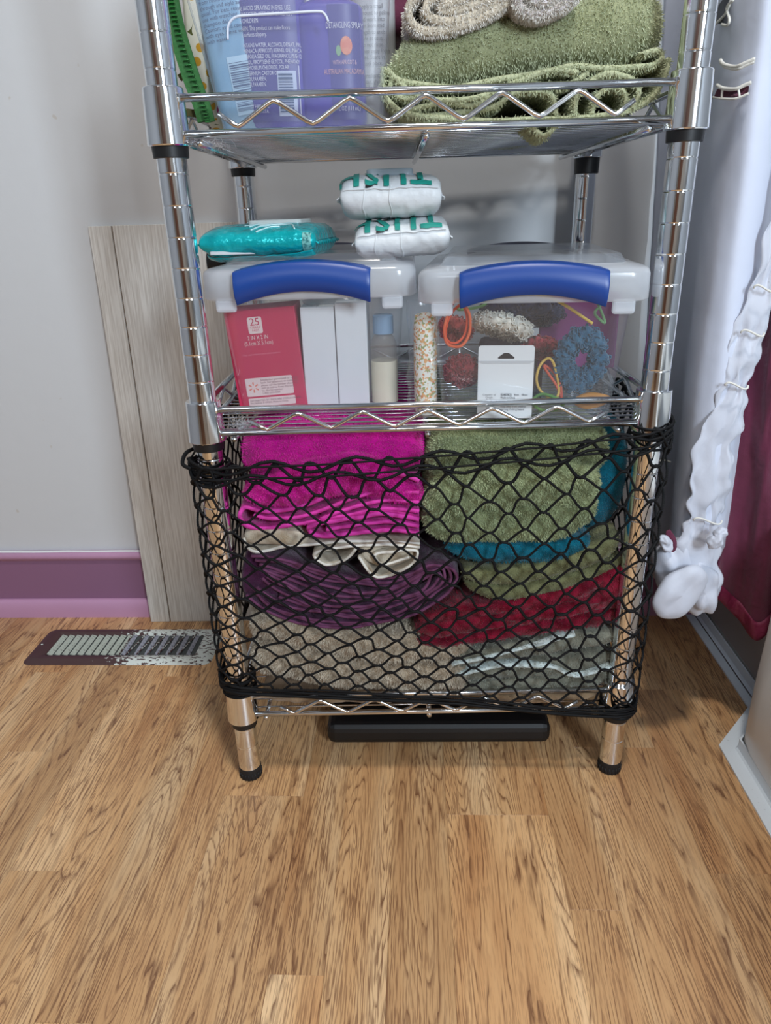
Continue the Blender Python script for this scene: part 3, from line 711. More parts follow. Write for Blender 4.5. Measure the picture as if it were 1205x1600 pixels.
# green big
b = MB()
slab(b, [(668, 690), (700, 672), (760, 662), (860, 661), (962, 668)], [(668, 762), (720, 758), (800, 752), (880, 760), (958, 745)], .010, .27, .003, 70, .35)
slab(b, [(660, 770), (690, 735), (740, 715), (830, 705), (900, 712), (950, 735)], [(664, 812), (720, 820), (800, 812), (880, 815), (940, 798)], -.002, .27, .005, 80, .42, seed=5)
slab(b, [(658, 806), (720, 795), (800, 790), (880, 782), (938, 770)], [(668, 842), (730, 856), (800, 852), (880, 848), (940, 815)], .000, .27, .005, 70, .4, seed=9)
cloth('bath_towel', b, gre, 'thick sage green terry towel bulging through the net, upper right', group=GB, npile=140000, ln=.0026, wd=.0007, pm=pil['green'])
# teal
b = MB()
slab(b, [(922, 690), (945, 670), (992, 666)], [(915, 850), (950, 855), (984, 800)], .026, .26, .002, 40, .5, seed=2)
slab(b, [(695, 852), (760, 850), (860, 846), (930, 836)], [(700, 866), (760, 884), (860, 882), (925, 868)], .000, .24, .002, 60, .5, seed=12)
cloth('bath_towel', b, tea, 'teal towel peeping out behind and below the sage green one', group=GB, npile=22000, ln=.0018, wd=.0006, pm=pil['teal'])
b = MB()
slab(b, [(722, 886), (780, 890), (860, 876), (920, 856), (974, 826)], [(722, 910), (780, 918), (860, 908), (920, 892), (976, 870)], .000, .26, .003, 70, .5, seed=6)
slab(b, [(724, 906), (780, 914), (860, 904), (920, 888), (976, 868)], [(728, 926), (790, 942), (860, 932), (920, 912), (976, 890)], .002, .26, .003, 70, .5, seed=16)
cloth('bath_towel', b, oli, 'olive green folded towel lying directly on the crimson plush one', group=GB, npile=26000, ln=.0016, wd=.0006, pm=pil['olive'])
# crimson
b = MB()
slab(b, [(655, 962), (720, 948), (800, 936), (900, 912), (978, 872)], [(655, 985), (720, 972), (800, 962), (900, 945), (975, 920)], .002, .27, .005, 80, .5, sc=38, seed=1)
slab(b, [(648, 984), (720, 968), (800, 960), (900, 942), (976, 915)], [(652, 1004), (720, 996), (800, 984), (900, 968), (972, 955)], -.002, .27, .005, 80, .5, sc=38, seed=2)
slab(b, [(648, 1000), (720, 992), (800, 980), (900, 964), (972, 950)], [(656, 1018), (720, 1012), (800, 1000), (900, 988), (968, 985)], .000, .27, .005, 80, .5, sc=38, seed=3)
slab(b, [(935, 892), (955, 880), (980, 880)], [(940, 965), (960, 968), (977, 960)], -.001, .2, .003, 24, .5, sc=38, seed=5)
cloth('blanket', b, red, 'shiny crimson plush throw folded in slack layers, right side behind the net', 'blanket', group=GB, npile=50000, ln=.0018, wd=.0007, pm=pil['red'])
# beige bottom left
b = MB()
slab(b, [(384, 968), (440, 962), (520, 984), (620, 996), (700, 1002), (742, 1012)], [(386, 1010), (440, 1012), (520, 1030), (620, 1040), (700, 1044), (742, 1048)], .002, .27, .005, 80, .5, seed=11)
slab(b, [(385, 1006), (440, 1008), (520, 1026), (620, 1036), (700, 1040), (742, 1044)], [(390, 1062), (440, 1072), (520, 1082), (620, 1086), (700, 1088), (740, 1088)], -.002, .27, .005, 80, .5, seed=13)
cloth('bath_towel', b, bei, 'shaggy beige terry towel at the bottom left of the netted stack', group=GB, npile=100000, ln=.0034, wd=.0008, pm=pil['beige'])
b = MB()
slab(b, [(700, 1026), (780, 1010), (870, 996), (966, 982)], [(705, 1050), (780, 1036), (870, 1024), (966, 1012)], .000, .27, .003, 70, .45, seed=21)
ribbon(b, [(706, 1040), (780, 1024), (850, 1006), (900, 994)], -.004, .22, .0032, seed=22, m=1)
ribbon(b, [(712, 1056), (780, 1044), (860, 1044), (900, 1058), (955, 1044)], -.003, .22, .0036, seed=23, m=1)
slab(b, [(712, 1050), (780, 1038), (870, 1026), (965, 1014)], [(715, 1072), (780, 1068), (870, 1062), (962, 1050)], .002, .27, .003, 70, .45, seed=24)
slab(b, [(720, 1068), (780, 1064), (870, 1058), (962, 1048)], [(725, 1090), (780, 1088), (870, 1082), (958, 1076)], -.001, .27, .003, 70, .45, seed=25)
cloth('bath_towel', b, gry, 'grey and pale mint striped towel at the bottom right of the netted stack', group=GB, npile=40000, ln=.0022, wd=.0007, pm=pil['grey'])
b = MB()
slab(b, [(404, 1087), (500, 1086), (620, 1087), (740, 1086), (860, 1086), (940, 1080)], [(408, 1101), (500, 1102), (620, 1102), (740, 1102), (860, 1099), (938, 1094)], .006, .27, .003, 90, .5, sc=45, seed=31)
cloth('hand_towel', b, [tan, cre[1]], 'thin tan cloth lying flat on the bottom shelf under all the others', group=GB)
# ------------------------------------------------------------------ top shelf towels
b = MB()
slab(b, [(600, 112), (618, 72), (650, 42), (720, 22), (800, 8), (900, -18), (1000, -40), (1056, -30)], [(606, 122), (640, 134), (720, 130), (800, 118), (900, 100), (990, 98), (1052, 96)], .030, .27, .005, 90, .62, sc=14, seed=40)
cloth_rib = [[(600, 104), (598, 135), (612, 160), (640, 178), (700, 186), (800, 188), (900, 184), (985, 172), (1030, 140), (1048, 90)],
 [(604, 108), (630, 128), (690, 134), (760, 128), (840, 112), (900, 104), (960, 106), (1020, 100), (1036, 88), (1028, 78), (1006, 84)],
 [(612, 118), (610, 138), (630, 152), (660, 146), (640, 130), (625, 128)],
 [(620, 124), (650, 148), (700, 156), (760, 148), (820, 122), (870, 108), (905, 112)],
 [(640, 172), (690, 160), (740, 164), (780, 142), (830, 130), (880, 134), (920, 112)],
 [(660, 182), (720, 174), (770, 166), (810, 142), (860, 146), (870, 180)],
 [(900, 182), (905, 150), (940, 118), (980, 120), (1000, 140), (990, 170)],
 [(925, 180), (935, 150), (960, 135), (978, 150), (975, 175)],
 [(820, 186), (838, 204), (852, 212), (866, 200), (880, 184)]]
for k, q in enumerate(cloth_rib): ribbon(b, q, .024+.001*(k % 3), .07 if k == 8 else .25, .0042, .0015, seed=50+k)
cloth('bath_towel', b, T2('light_green_terry', (156, 160, 124), (130, 134, 100), (176, 180, 146)), 'pale sage green towel loosely folded on the top shelf beside the frosted bin', npile=170000, ln=.0025, wd=.0007, pm=pil['ltgreen'])
b = MB()
for k, q in enumerate([[(845, -25), (800, -2), (750, 28), (700, 46), (662, 46), (642, 30), (640, 6), (660, -12), (700, -26)], [(830, -18), (780, 0), (730, 26), (692, 32), (668, 22), (668, 2), (690, -10), (730, -14), (790, -30)], [(820, -28), (760, -2), (720, 14), (694, 16), (692, 6), (720, -2), (760, -18)]]):
    ribbon(b, q, .018, .20, .0062, .001, seed=70+k)
cloth('hand_towel', b, T2('stone_terry', (176, 164, 146), (150, 138, 120), (196, 186, 168)), 'stone beige towel rolled up on top of the pale sage towel', npile=50000, ln=.0026, wd=.0008, pm=pil['white'])
b = MB()
for k, q in enumerate([[(810, -30), (812, 4), (826, 18), (850, 20), (880, 8), (905, -12)], [(832, -24), (834, -2), (850, 4), (885, -14)]]):
    ribbon(b, q, .012, .16, .0062, .001, seed=80+k)
cloth('washcloth', b, T2('white_terry', (214, 208, 206), (190, 182, 180), (214, 206, 206)), 'fluffy white washcloth drooping on the sage towel right of the beige roll', npile=36000, ln=.0026, wd=.0008, pm=pil['white'])
b = MB(); slab(b, [(604, -60), (625, -60), (646, -60)], [(604, 48), (625, 54), (646, 48)], .085, .2, .002, 20, .4)
cloth('cloth_bundle', b, [maroon], 'dark maroon cloth wedged between frosted bin and beige roll', 'cloth')
# ------------------------------------------------------------------ lettering
def lettering(txt, size, m, parent, loc, mapf, align='LEFT', name='lettering', squash=1, flip=False, bold=0, space=1.0, sub=0, spc=1):
    cu = bpy.data.curves.new('t', 'FONT'); cu.body = txt; cu.size = size; cu.resolution_u = 2; cu.align_x = align; cu.space_line = .95*space; cu.offset = bold; cu.space_character = spc
    ob = bpy.data.objects.new('t', cu); C.objects.link(ob); dg = bpy.context.evaluated_depsgraph_get(); dg.update()
    me = bpy.data.meshes.new_from_object(ob.evaluated_get(dg)); bpy.data.objects.remove(ob); me.name = name
    if sub:
        bm = bmesh.new(); bm.from_mesh(me); bmesh.ops.triangulate(bm, faces=bm.faces)
        for _ in range(sub): bmesh.ops.subdivide_edges(bm, edges=[e_ for e_ in bm.edges if e_.calc_length() > size*.07], cuts=1, use_grid_fill=True); bmesh.ops.triangulate(bm, faces=[f_ for f_ in bm.faces if len(f_.verts) > 4])
        bm.to_mesh(me); bm.free()
    for v in me.vertices:
        x, y = v.co.x*squash, v.co.y
        if flip: x, y = -x, -y
        v.co = mapf(x+loc[0], y+loc[1])
    me.materials.clear(); me.materials.append(m); o = bpy.data.objects.new(name, me); C.objects.link(o); o.parent = parent; return o
ink_white = mat('white_ink', (214, 214, 232), .6); ink_dark = mat('dark_ink', (60, 64, 78), .6); ink_navy = mat('navy_ink', (50, 78, 120), .6)
paper = mat('label_paper', (226, 222, 214), .6)
def flatbox(mb, mapf, x0, x1, y0, y1, n=6, m=0):
    mb.grid(lambda s, t: mapf(x0+(x1-x0)*s, y0+(y1-y0)*t), n, 2, m)
def barcode(parent, mapf, x0, x1, y0, y1, m, seed=3, n=12):
    b = MB(); rs = random.Random(seed); y = y0+.001
    while y < y1-.002:
        h = rs.choice([.0005, .0009, .0004, .0014]); flatbox(b, mapf, x0, x1, y, y+h, 4); y += h+rs.choice([.0008, .0013, .0005])
    return b.build('barcode', m, parent, False)
# ------------------------------------------------------------------ frosted bin and bottles on the top shelf
ZT = SH[2][0]+.0025
fb = P(345, 188, .018); fbr = P(600, 188, .018)
bin_ = empty('frosted_bin', ((fb.x+fbr.x)/2, .018, ZT), 'tall frosted plastic bin holding spray bottles on the top shelf', 'bin')
bw = (fbr.x-fb.x)/2
def binf(s, t):
    z = .0015+t*.165; w_ = bw+t*.034; d_ = .22+t*.02; r = .016; yo = -t*.006
    per = [(-w_, r+.06), (-w_, r), (-w_+r*.3, r*.3), (-w_+r, 0)]
    per = cr([(-w_, d_), (-w_, d_*.5), (-w_, r*1.4), (-w_+r*.3, r*.3), (-w_+r*1.4, 0), (0, 0), (w_-r*1.4, 0), (w_-r*.3, r*.3), (w_, r*1.4), (w_, d_*.5), (w_, d_)], 5)
    i = min(int(round(s*(len(per)-1))), len(per)-1); x, y = per[i]; x = x*(bw+t*.012)/w_ if x > 0 else x; return (x, y+yo, z)
b = MB(); b.grid(binf, 51, 12); b.box((-bw, .004, .0005), (bw, .22, .002)); 
b.build('shell', clear_bin, bin_)
b = MB(); b.tube([Vector(P(x, y, .0125))-bin_.location for x, y in cr([(356, 62), (357, 40), (368, 27), (390, 24), (440, 21), (495, 18), (507, 22), (513, 34)], 6)], .0010, 8)
b.build('handle_ridge', mat('ridge_plastic', (206, 212, 226), .4), bin_)
def bottle(name, xc, y, w, d, h, tilt, body_m, cap_m, label, cat='bottle', neck=.010, caph=.03, sh=.02, ex=3.2):
    t = empty(name, (xc, y, ZT+.003), label, cat); t.rotation_euler.y = tilt
    def sx(a, z):
        k = 1.0
        if z > h-sh: k = max(neck/(w/2), math.cos((z-(h-sh))/sh*1.35)); 
        if z < .006: k = .9+.1*(z/.006)
        c_, s_ = math.cos(a), math.sin(a)
        return (w/2*k*math.copysign(abs(c_)**(2/ex), c_), d/2*k*math.copysign(abs(s_)**(2/ex), s_), z)
    zs = [0, .003, .006]+[.006+(h-sh-.006)*q/8 for q in range(1, 9)]+[h-sh+sh*q/6 for q in range(1, 7)]
    b = MB(); b.grid(lambda s, q: sx(s*2*math.pi, zs[int(round(q*(len(zs)-1)))]), 48, len(zs), cu=True)
    b.add([(0, 0, .0005)], []); o = b.build('body', body_m, t)
    b = MB(); b.lathe([(neck, h-.004), (neck, h+.004), (neck*1.5, h+.006), (neck*1.5, h+caph), (neck*1.1, h+caph+.003)], 24); b.build('cap', cap_m, t)
    def mapf(x, z, off=.0006):
        c_ = max(-.98, min(.98, x/(w/2))); yy = (1-abs(c_)**ex)**(1/ex); return Vector((x, -d/2*yy-off, z))
    return t, mapf
# light blue bottle
blue_m = mat('pale_blue_bottle', (118, 164, 198), .3, var=(16, (146, 184, 210), .4, .6)); purple_m = mat('purple_bottle', (84, 76, 168), .3); purple_d = mat('purple_label', (64, 60, 140), .4)
pink_m = mat('pink_cap', (206, 110, 172), .35)
pa = P(388, 184, .05); t, mf = bottle('spray_bottle', pa.x+.001, .052, .046, .036, .150, -.13, blue_m, mat('white_cap', (224, 228, 236), .4), 'pale blue tilted bottle with dark print at the left inside the bin')
for k, (z, n_) in enumerate([(.143, 3), (.118, 2)]):
    pass
lettering('SHAKE WELL BEFORE\nUSE. HOLD BOTTLE\nUPRIGHT. SPRAY EVENLY\nONTO DAMP HAIR', .0042, ink_navy, t, (-.018, .135), mf)
lettering('Directions: apply to\nclean, towel dried hair\nfrom roots to ends. Comb\nthrough and style as\nusual. For best results\nuse with matching\nshampoo daily.\nCaution: avoid contact\nwith eyes. Rinse well\nwith water.', .0042, ink_navy, t, (-.019, .104), mf)
b = MB(); flatbox(b, lambda x, z: mf(x, z, .0007), -.005, .018, .012, .056); b.build('label', mat('blue_barcode_paper', (176, 206, 228), .5), t); barcode(t, lambda x, z: mf(x, z, .0011), -.004, .014, .014, .054, ink_navy, 5)
# purple bottle, back label
pa = P(432, 184, .05); t, mf = bottle('spray_bottle', pa.x, .055, .062, .044, .185, .01, purple_m, pink_m, 'purple bottle showing white small print and barcode, middle of the bin', sh=.03)
b = MB(); flatbox(b, lambda x, z: mf(x, z, .0005), -.028, .024, .006, .095, 10); b.build('label', purple_d, t)
for z, s, tx in [(.0875, .0046, 'ON: AVOID SPRAYING IN EYES. USE\nAS DIRECTED. KEEP OUT OF REACH\nOF CHILDREN.'), (.0735, .0046, 'WARN: This product can make floors\nand surfaces slippery.'),
                 (.0615, .0043, 'CONTAINS WATER, ALCOHOL DENAT, PRUNUS\nARMENIACA (APRICOT) KERNEL OIL, MACADAMIA\nTERNIFOLIA SEED OIL, FRAGRANCE, PEG-12\nGLYCOL, PROPYLENE GLYCOL, PHENOXY\nCETRIMONIUM CHLORIDE, POLAR\nQUATERNIUM CASTOR OIL,\nMETHYLPARABEN,\nPROPYLPARABEN.'), (.0165, .004, 'DIST. BY HAIR CARE\nMADE IN THE U.S.A.')]:
    lettering(tx, s, ink_white, t, (-.0255, z), lambda x, zz: mf(x, zz, .0010), squash=.62)
b = MB(); flatbox(b, lambda x, z: mf(x, z, .0009), .0055, .0215, .010, .044); b.build('barcode_paper', mat('lilac_paper', (186, 196, 222), .5), t); barcode(t, lambda x, z: mf(x, z, .0014), .0065, .0185, .012, .043, ink_navy, 8)
b = MB(); flatbox(b, lambda x, z: mf(x, z, .0009), .0235, .0242, .008, .048, 2); b.build('print_line', ink_white, t)
# purple bottle, front label
pa = P(523, 184, .05); t, mf = bottle('spray_bottle', pa.x, .055, .058, .044, .100, -.01, purple_m, pink_m, 'purple bottle with apricot picture and pink cap, right side of the bin', neck=.014, caph=.06, sh=.012)
b = MB(); flatbox(b, lambda x, z: mf(x, z, .0005), .000, .026, .006, .090, 8); b.build('label', purple_d, t)
mg_ = lambda x, zz: mf(x, zz, .0010)
lettering('DETANGLING SPRAY', .0065, ink_white, t, (.0135, .073), mg_, 'CENTER', squash=.5)
lettering('WITH APRICOT &', .0046, mat('pink_ink', (214, 176, 196), .5), t, (.0125, .047), mg_, 'CENTER', squash=.55)
lettering('AUSTRALIAN MACADAMIA', .0056, mat('rose_ink', (206, 156, 170), .5), t, (.0115, .040), mg_, 'CENTER', squash=.5)
lettering('4 FL OZ (118 mL)', .0050, ink_white, t, (.013, .0125), mg_, 'CENTER', squash=.6)
b = MB()
for a in [(0, 0)]:
    b.grid(lambda s, q: mf(.0145+.0050*q*math.cos(s*2*math.pi), .0605+.0068*q*math.sin(s*2*math.pi), .0012), 24, 4, cu=True)
b.build('apricot_picture', mat('apricot_ink', (226, 152, 120), .5, var=(160, (214, 120, 96), .4, .6)), t)
b = MB(); b.grid(lambda s, q: mf(.0078+.0022*q*math.cos(s*2*math.pi), .057+.004*q*math.sin(s*2*math.pi), .0010), 12, 3, cu=True); b.build('leaf_picture', mat('leaf_ink', (126, 168, 130), .5), t)
# grey tube at the right of the bin
pa = P(585, 184, .07); t, mf = bottle('lotion_tube', pa.x+.001, .090, .040, .034, .16, 0, mat('grey_tube', (168, 170, 172), .4), black_plastic, 'pale grey bottle with small dark print at the right end of the bin')
lettering('Apply a small\namount to palms\nand work into\nhair from mid\nlength to ends.\nStyle as usual.\nDo not rinse.\nKeep away from\neyes. Store in\na cool place.\n\nIngredients:\nwater, glycerin,\ncetyl alcohol,\nfragrance.', .0050, mat('grey_ink', (110, 112, 116), .6), t, (-.012, .095), mf, squash=.8)
# green zip pouch and floral bag left of the bin
b = MB()
L = [(256, -20), (261, 10), (269, 45), (281, 85), (294, 125), (309, 165), (316, 190)]
slabm = mat('green_webbing', (48, 106, 50), .7, bump=(300, .4, .002)); 
fl = bpy.data.materials.new('floral_print'); fl.use_nodes = True; nt = fl.node_tree; bs = nt.nodes['Principled BSDF']; bs.inputs['Roughness'].default_value = .8
tc = nt.nodes.new('ShaderNodeTexCoord'); vo = nt.nodes.new('ShaderNodeTexVoronoi'); vo.inputs['Scale'].default_value = 85; nt.links.new(tc.outputs['Object'], vo.inputs['Vector'])
rp = nt.nodes.new('ShaderNodeValToRGB'); nt.links.new(vo.outputs['Distance'], rp.inputs[0]); rp.color_ramp.interpolation = 'CONSTANT'
rp.color_ramp.elements[0].color = srgb(206, 152, 40); rp.color_ramp.elements[1].position = .30; rp.color_ramp.elements[1].color = srgb(228, 220, 200)
e = rp.color_ramp.elements.new(.86); e.color = srgb(90, 92, 40)
v2 = nt.nodes.new('ShaderNodeTexVoronoi'); v2.inputs['Scale'].default_value = 34; nt.links.new(tc.outputs['Object'], v2.inputs['Vector'])
r2 = nt.nodes.new('ShaderNodeValToRGB'); r2.color_ramp.interpolation = 'CONSTANT'; nt.links.new(v2.outputs['Distance'], r2.inputs[0])
r2.color_ramp.elements[0].color = (1, 1, 1, 1); r2.color_ramp.elements[1].position = .24; r2.color_ramp.elements[1].color = (0, 0, 0, 1)
mx = nt.nodes.new('ShaderNodeMix'); mx.data_type = 'RGBA'; nt.links.new(r2.outputs[0], mx.inputs['Factor']); nt.links.new(rp.outputs[0], mx.inputs['A']); mx.inputs['B'].default_value = srgb(182, 46, 116); nt.links.new(mx.outputs['Result'], bs.inputs['Base Color'])
fbag = MB()
slab(fbag, [(246, -300), (262, -300), (280, -300), (292, -300)], [(296, 192), (304, 192), (316, 191), (330, 190)], .040, .26, .003, 30, .4)  # unseen upper part made tall so the pouch shades the wall
fo = cloth('floral_pouch', fbag, [fl], 'floral cloth pouch in cream, yellow and magenta squeezed left of the frosted bin', 'pouch')
def band(pts, Y, wd, name, m, par, th=.002):
    b = MB(); c_ = [P(x, y, Y) for x, y in cr(pts, 6)]; n = len(c_)
    v = []
    for i, p in enumerate(c_):
        d = (c_[min(i+1, n-1)]-c_[max(i-1, 0)]).normalized(); s = Vector((-d.z, 0, d.x))*wd
        v += [p-s-par.location, p+s-par.location, p+s+Vector((0, th, 0))-par.location, p-s+Vector((0, th, 0))-par.location]
    f = [(4*i+k, 4*i+(k+1) % 4, 4*i+4+(k+1) % 4, 4*i+4+k) for i in range(n-1) for k in range(4)]
    b.add(v, f); return b.build(name, m, par, False)
band([(280, 122), (288, 116), (297, 108)], .037, .0026, 'olive_band', mat('olive_trim', (96, 92, 40), .7), fo); band([(290, 175), (305, 177), (322, 174)], .037, .0030, 'olive_band', mat('olive_trim_dark', (84, 78, 36), .7), fo)
zp = empty('zipper_pouch', P(318, 188, .034), 'green zippered pouch edge slanting along the left side of the frosted bin', 'pouch')
for k, (dx, wd, mm) in enumerate([(0, .0042, slabm), (7, .0022, mat('zip_teeth', (22, 84, 30), .5, bump=(900, .8, .002))), (13, .0034, slabm)]):
    b = band([(x+dx, y) for x, y in L], .030+.003*k, wd, 'zip_tape' if k != 1 else 'zip_teeth', mm, zp, .004)
b = MB(); q = [P(x+8, y, .026) for x, y in cr(L, 10)]
for p in q[::2]:
    c_ = p-zp.location; b.box((c_.x-.0020, c_.y, c_.z-.0005), (c_.x+.0020, c_.y+.004, c_.z+.0006))
o = b.build('zipper', mat('zip_green', (26, 100, 34), .4), zp, False); o['kind'] = 'stuff'
# ------------------------------------------------------------------ clear storage boxes on the middle shelf
ZM = SH[1][0]+.0025
def rrect(hx, y0, y1, r, n=5):
    out = []
    for cx, cy, a0 in ((hx-r, y1-r, 0), (-hx+r, y1-r, 90), (-hx+r, y0+r, 180), (hx-r, y0+r, 270)):
        for k in range(n+1):
            a = math.radians(a0+k*90/n); out.append((cx+r*math.cos(a), cy+r*math.sin(a)))
    return out
def loops(b, rings, m=0, cap=False):
    n = len(rings[0]); o = len(b.v)
    for r in rings: b.v += [tuple(p) for p in r]
    for k in range(len(rings)-1):
        for i in range(n):
            j = (i+1) % n; b.f.append((o+k*n+i, o+k*n+j, o+(k+1)*n+j, o+(k+1)*n+i)); b.m.append(m)
    if cap: b.f.append(tuple(o+(len(rings)-1)*n+i for i in range(n))); b.m.append(m)
def storage_box(x, y, rz, label, hh, dep=.275, ho=0):
    t = empty('storage_box', (x, y, ZM), label, 'box', 'clear boxes on the middle shelf', rz)
    zr = hh-.030
    b = MB()
    rings = []
    for hx, y0, y1, z, r in [(.078, .020, dep-.020, .001, .012), (.081, .018, dep-.018, .006, .014), (.090, .008, dep-.008, zr-.012, .016), (.0925, .005, dep-.005, zr-.010, .017), (.0935, .004, dep-.004, zr+.006, .017)]:
        rings.append([(p[0], p[1], z) for p in rrect(hx, y0, y1, r)])
    loops(b, rings); o_ = [(p[0], p[1], .001) for p in rrect(.078, .020, dep-.020, .012)]; b.add(o_, [tuple(range(len(o_)))])
    b.build('body', clear_body, t)
    b = MB(); rings = []
    for hx, o, z in [(.1005, 0, zr-.010), (.1030, -.002, zr-.008), (.1025, -.0018, zr+.013), (.1012, -.0008, zr+.0165), (.0980, .002, zr+.0185), (.088, .012, zr+.020), (.083, .016, zr+.0215)]:
        rings.append([(p[0], p[1], z) for p in rrect(hx, o, dep-o, .019)])
    loops(b, rings); b.build('lid', clear_lid, t)
    b = MB(); rings = []
    for hx, o, z in [(.083, .016, zr+.0216), (.079, .020, zr+.0285), (.074, .026, zr+.0290)]:
        rings.append([(p[0], p[1], z) for p in rrect(hx, o, dep-o, .015)])
    loops(b, rings, cap=True); b.build('lid_panel', clear_top, t)
    for s, yy, mm in ((-1, .0, blue_plastic), (1, dep, navy_plastic)):
        # arched grip
        def hf(u, v):
            q = 2*u-1; xx = q*.0640+ho; arc = .0080*(1-q*q)
            zt_, zb_ = zr+.0135+arc+(.009 if s > 0 else 0), zr-.0120+arc*1.45
            if v < .3: k = v/.3; return (xx, yy+s*(-.012+.013*k-.002), zt_-.002*(1-k)+.0015*math.sin(k*math.pi))
            k = (v-.3)/.7; z = zt_+(zb_-zt_)*k; bul = .0035*math.sin(k*math.pi)+.0035
            if k > .8: bul -= .009*(k-.8)
            return (xx, yy+s*(bul+.0025), z)
        b = MB(); b.grid(hf, 30, 24); o = b.build('handle', mm, t)
        sm = o.modifiers.new('s', 'SOLIDIFY'); sm.thickness = .0035; sm.offset = -1; bv = o.modifiers.new('b', 'BEVEL'); bv.width = .0009; bv.segments = 2; bv.angle_limit = .8
        if s < 0:
            for sx in (-1, 1):
                b = MB(); b.box((sx*.080-.010, .0005, zr-.021), (sx*.080+.010, .006, zr-.008)); b.build('latch_tab', clear_lid, t, True, .003)
    return t
bl = storage_box(-.1115, .030, math.radians(-1.5), 'clear box with blue handle holding a red carton and white cartons, left side', .1570, ho=-.004)
br = storage_box(.0925, -.0145, math.radians(-7), 'clear box with blue handle full of scrunchies and hair ties, right side', .1530)
bpy.context.view_layer.update()
def front(o, px, py, yl):
    """local point on plane y=yl of thing o under a pixel"""
    Mi = o.matrix_world.inverted(); c = Mi @ CAM; q = Mi @ P(px, py, .05); d = q-c; return c+d*((yl-c.y)/d.y)
ZB = ZM+.0022
# cartons in the left box
def carton(name, pxs, Y, dep, zb, zt_, label, m, cat='carton', tilt=0, group=None):
    x0 = P(pxs[0], 560, Y).x; x1 = P(pxs[1], 560, Y).x; hw = (x1-x0)/2
    b = MB(); b.box((-hw, 0, 0), (hw, dep, zt_-zb)); o = b.build(name, m, None, False, .0008, ((x0+x1)/2, Y, zb)); o.rotation_euler.y = tilt
    tag(o, label, cat, group); return o, hw
redm = mat('red_carton', (196, 44, 82), .5); whitem = mat('white_carton', (222, 224, 226), .5)
YC = .058
zt_ = P(412, 482, YC).z; zb_ = P(425, 612, YC).z
rc_, hw = carton('red_carton', (367, 476), YC, .05, ZB, zt_, 'red carton with a 25 count badge inside the left clear box', redm, tilt=-.065)
H_ = zt_-ZB
fm = lambda off: (lambda x, z: Vector((x, -off, z)))
b = MB()
def rrpoly(b, cx, cz, hx, hz, r, off, th=.0003):
    pts = []
    for qx, qz, a0 in ((1, 1, 0), (-1, 1, 90), (-1, -1, 180), (1, -1, 270)):
        for k in range(5): a = math.radians(a0+k*22.5); pts.append((cx+qx*(hx-r)+r*math.cos(a), cz+qz*(hz-r)+r*math.sin(a)))
    b.prism(pts[::-1], -off, -off+th)
crm = mat('cream_print', (230, 208, 204), .6)
rrpoly(b, .0-.006, H_-.0155, .0072, .0082, .002, .0004); b.build('count_badge', crm, rc_, False)
lettering('25', .0105, redm, rc_, (-.006, H_-.0155), fm(.0006), 'CENTER'); lettering('STERILE\nPADS', .0030, redm, rc_, (-.006, H_-.0185), fm(.0006), 'CENTER')
lettering('2 IN X 2 IN\n(5.1cm X 5.1cm)', .0058, crm, rc_, (-.005, H_-.0295), fm(.0004), 'CENTER', squash=.75)
lettering('Our ingredients and information', .0030, mat('faint_pink_print', (224, 130, 150), .6), rc_, (-.004, H_-.045), fm(.0004), 'CENTER')
b = MB(); rrpoly(b, -.001, .0265, .0245, .0095, .0015, .0004); b.build('print_panel', crm, rc_, False)
b = MB(); rrpoly(b, -.0005, .0105, .0245, .0045, .001, .0004); b.build('print_panel', crm, rc_, False)
b = MB()
for k in range(6):
    a = math.radians(90+60*k); c0 = Vector((-.0175+.0022*math.cos(a), 0, .0265+.0022*math.sin(a))); c1 = Vector((-.0175+.0055*math.cos(a), 0, .0265+.0055*math.sin(a)))
    n = Vector((-math.sin(a), 0, math.cos(a)))*.00055
    b.add([c0-n+Vector((0, -.0006, 0)), c1-n*1.5+Vector((0, -.0006, 0)), c1+n*1.5+Vector((0, -.0006, 0)), c0+n+Vector((0, -.0006, 0))], [(0, 1, 2, 3)])
b.build('spark_emblem', mat('salmon_ink', (226, 130, 110), .6), rc_, False)
lettering('Satisfaction guaranteed or money\nback. For questions or comments\nplease call the number shown or\nvisit us online. Keep this box\nfor the lot number.\n1-800-000-0000', .0029, mat('brown_ink', (140, 100, 104), .6), rc_, (-.0095, .0325), fm(.0006))
lettering('DISTRIBUTED BY: PADS ARE STERILE UNLESS\nPACKAGE IS OPEN. Made in China.', .0027, mat('brown_ink2', (110, 70, 76), .6), rc_, (-.0235, .0115), fm(.0006))
ztw = P(500, 480, YC).z
c1, _ = carton('white_carton', (474, 526), YC+.003, .10, ZB, ztw, 'plain white carton next to the red carton, shorter of two', whitem, group='white cartons in left box')
c2, _ = carton('white_carton', (527, 575), YC, .10, ZB, ztw+.0035, 'plain white carton beside the small cream labelled bottle, taller of two', whitem, group='white cartons in left box')
for c_ in (c1, c2):
    b = MB(); z = ztw-ZB; b.box((-.0008, .0, z-.0002), (.0008, .09, z+.0004)); b.build('tape_seam', mat('carton_flap', (180, 182, 186), .6), c_, False)
b = MB(); slab(b, [(470, 460), (520, 455), (575, 462)], [(470, 478), (520, 478), (575, 474)], .075, .16, .003, 24, .5, sc=60)
cloth('crumpled_wrap', b, [plastic_clear('crumpled_plastic', (230, 236, 240), .4, .2, .1, 90)], 'crumpled clear plastic lying over the white cartons', 'plastic')
t = empty('small_bottle', (P(600, 560, .064).x, .075, ZB), 'small bottle with a plain cream label at the right of the left box', 'bottle')
b = MB(); b.lathe([(.002, 0), (.0125, 0), (.0135, .002), (.0135, .064), (.011, .070), (.008, .074), (.008, .078)], 32); b.build('body', plastic_clear('clear_glassy', (190, 180, 170), .35), t)
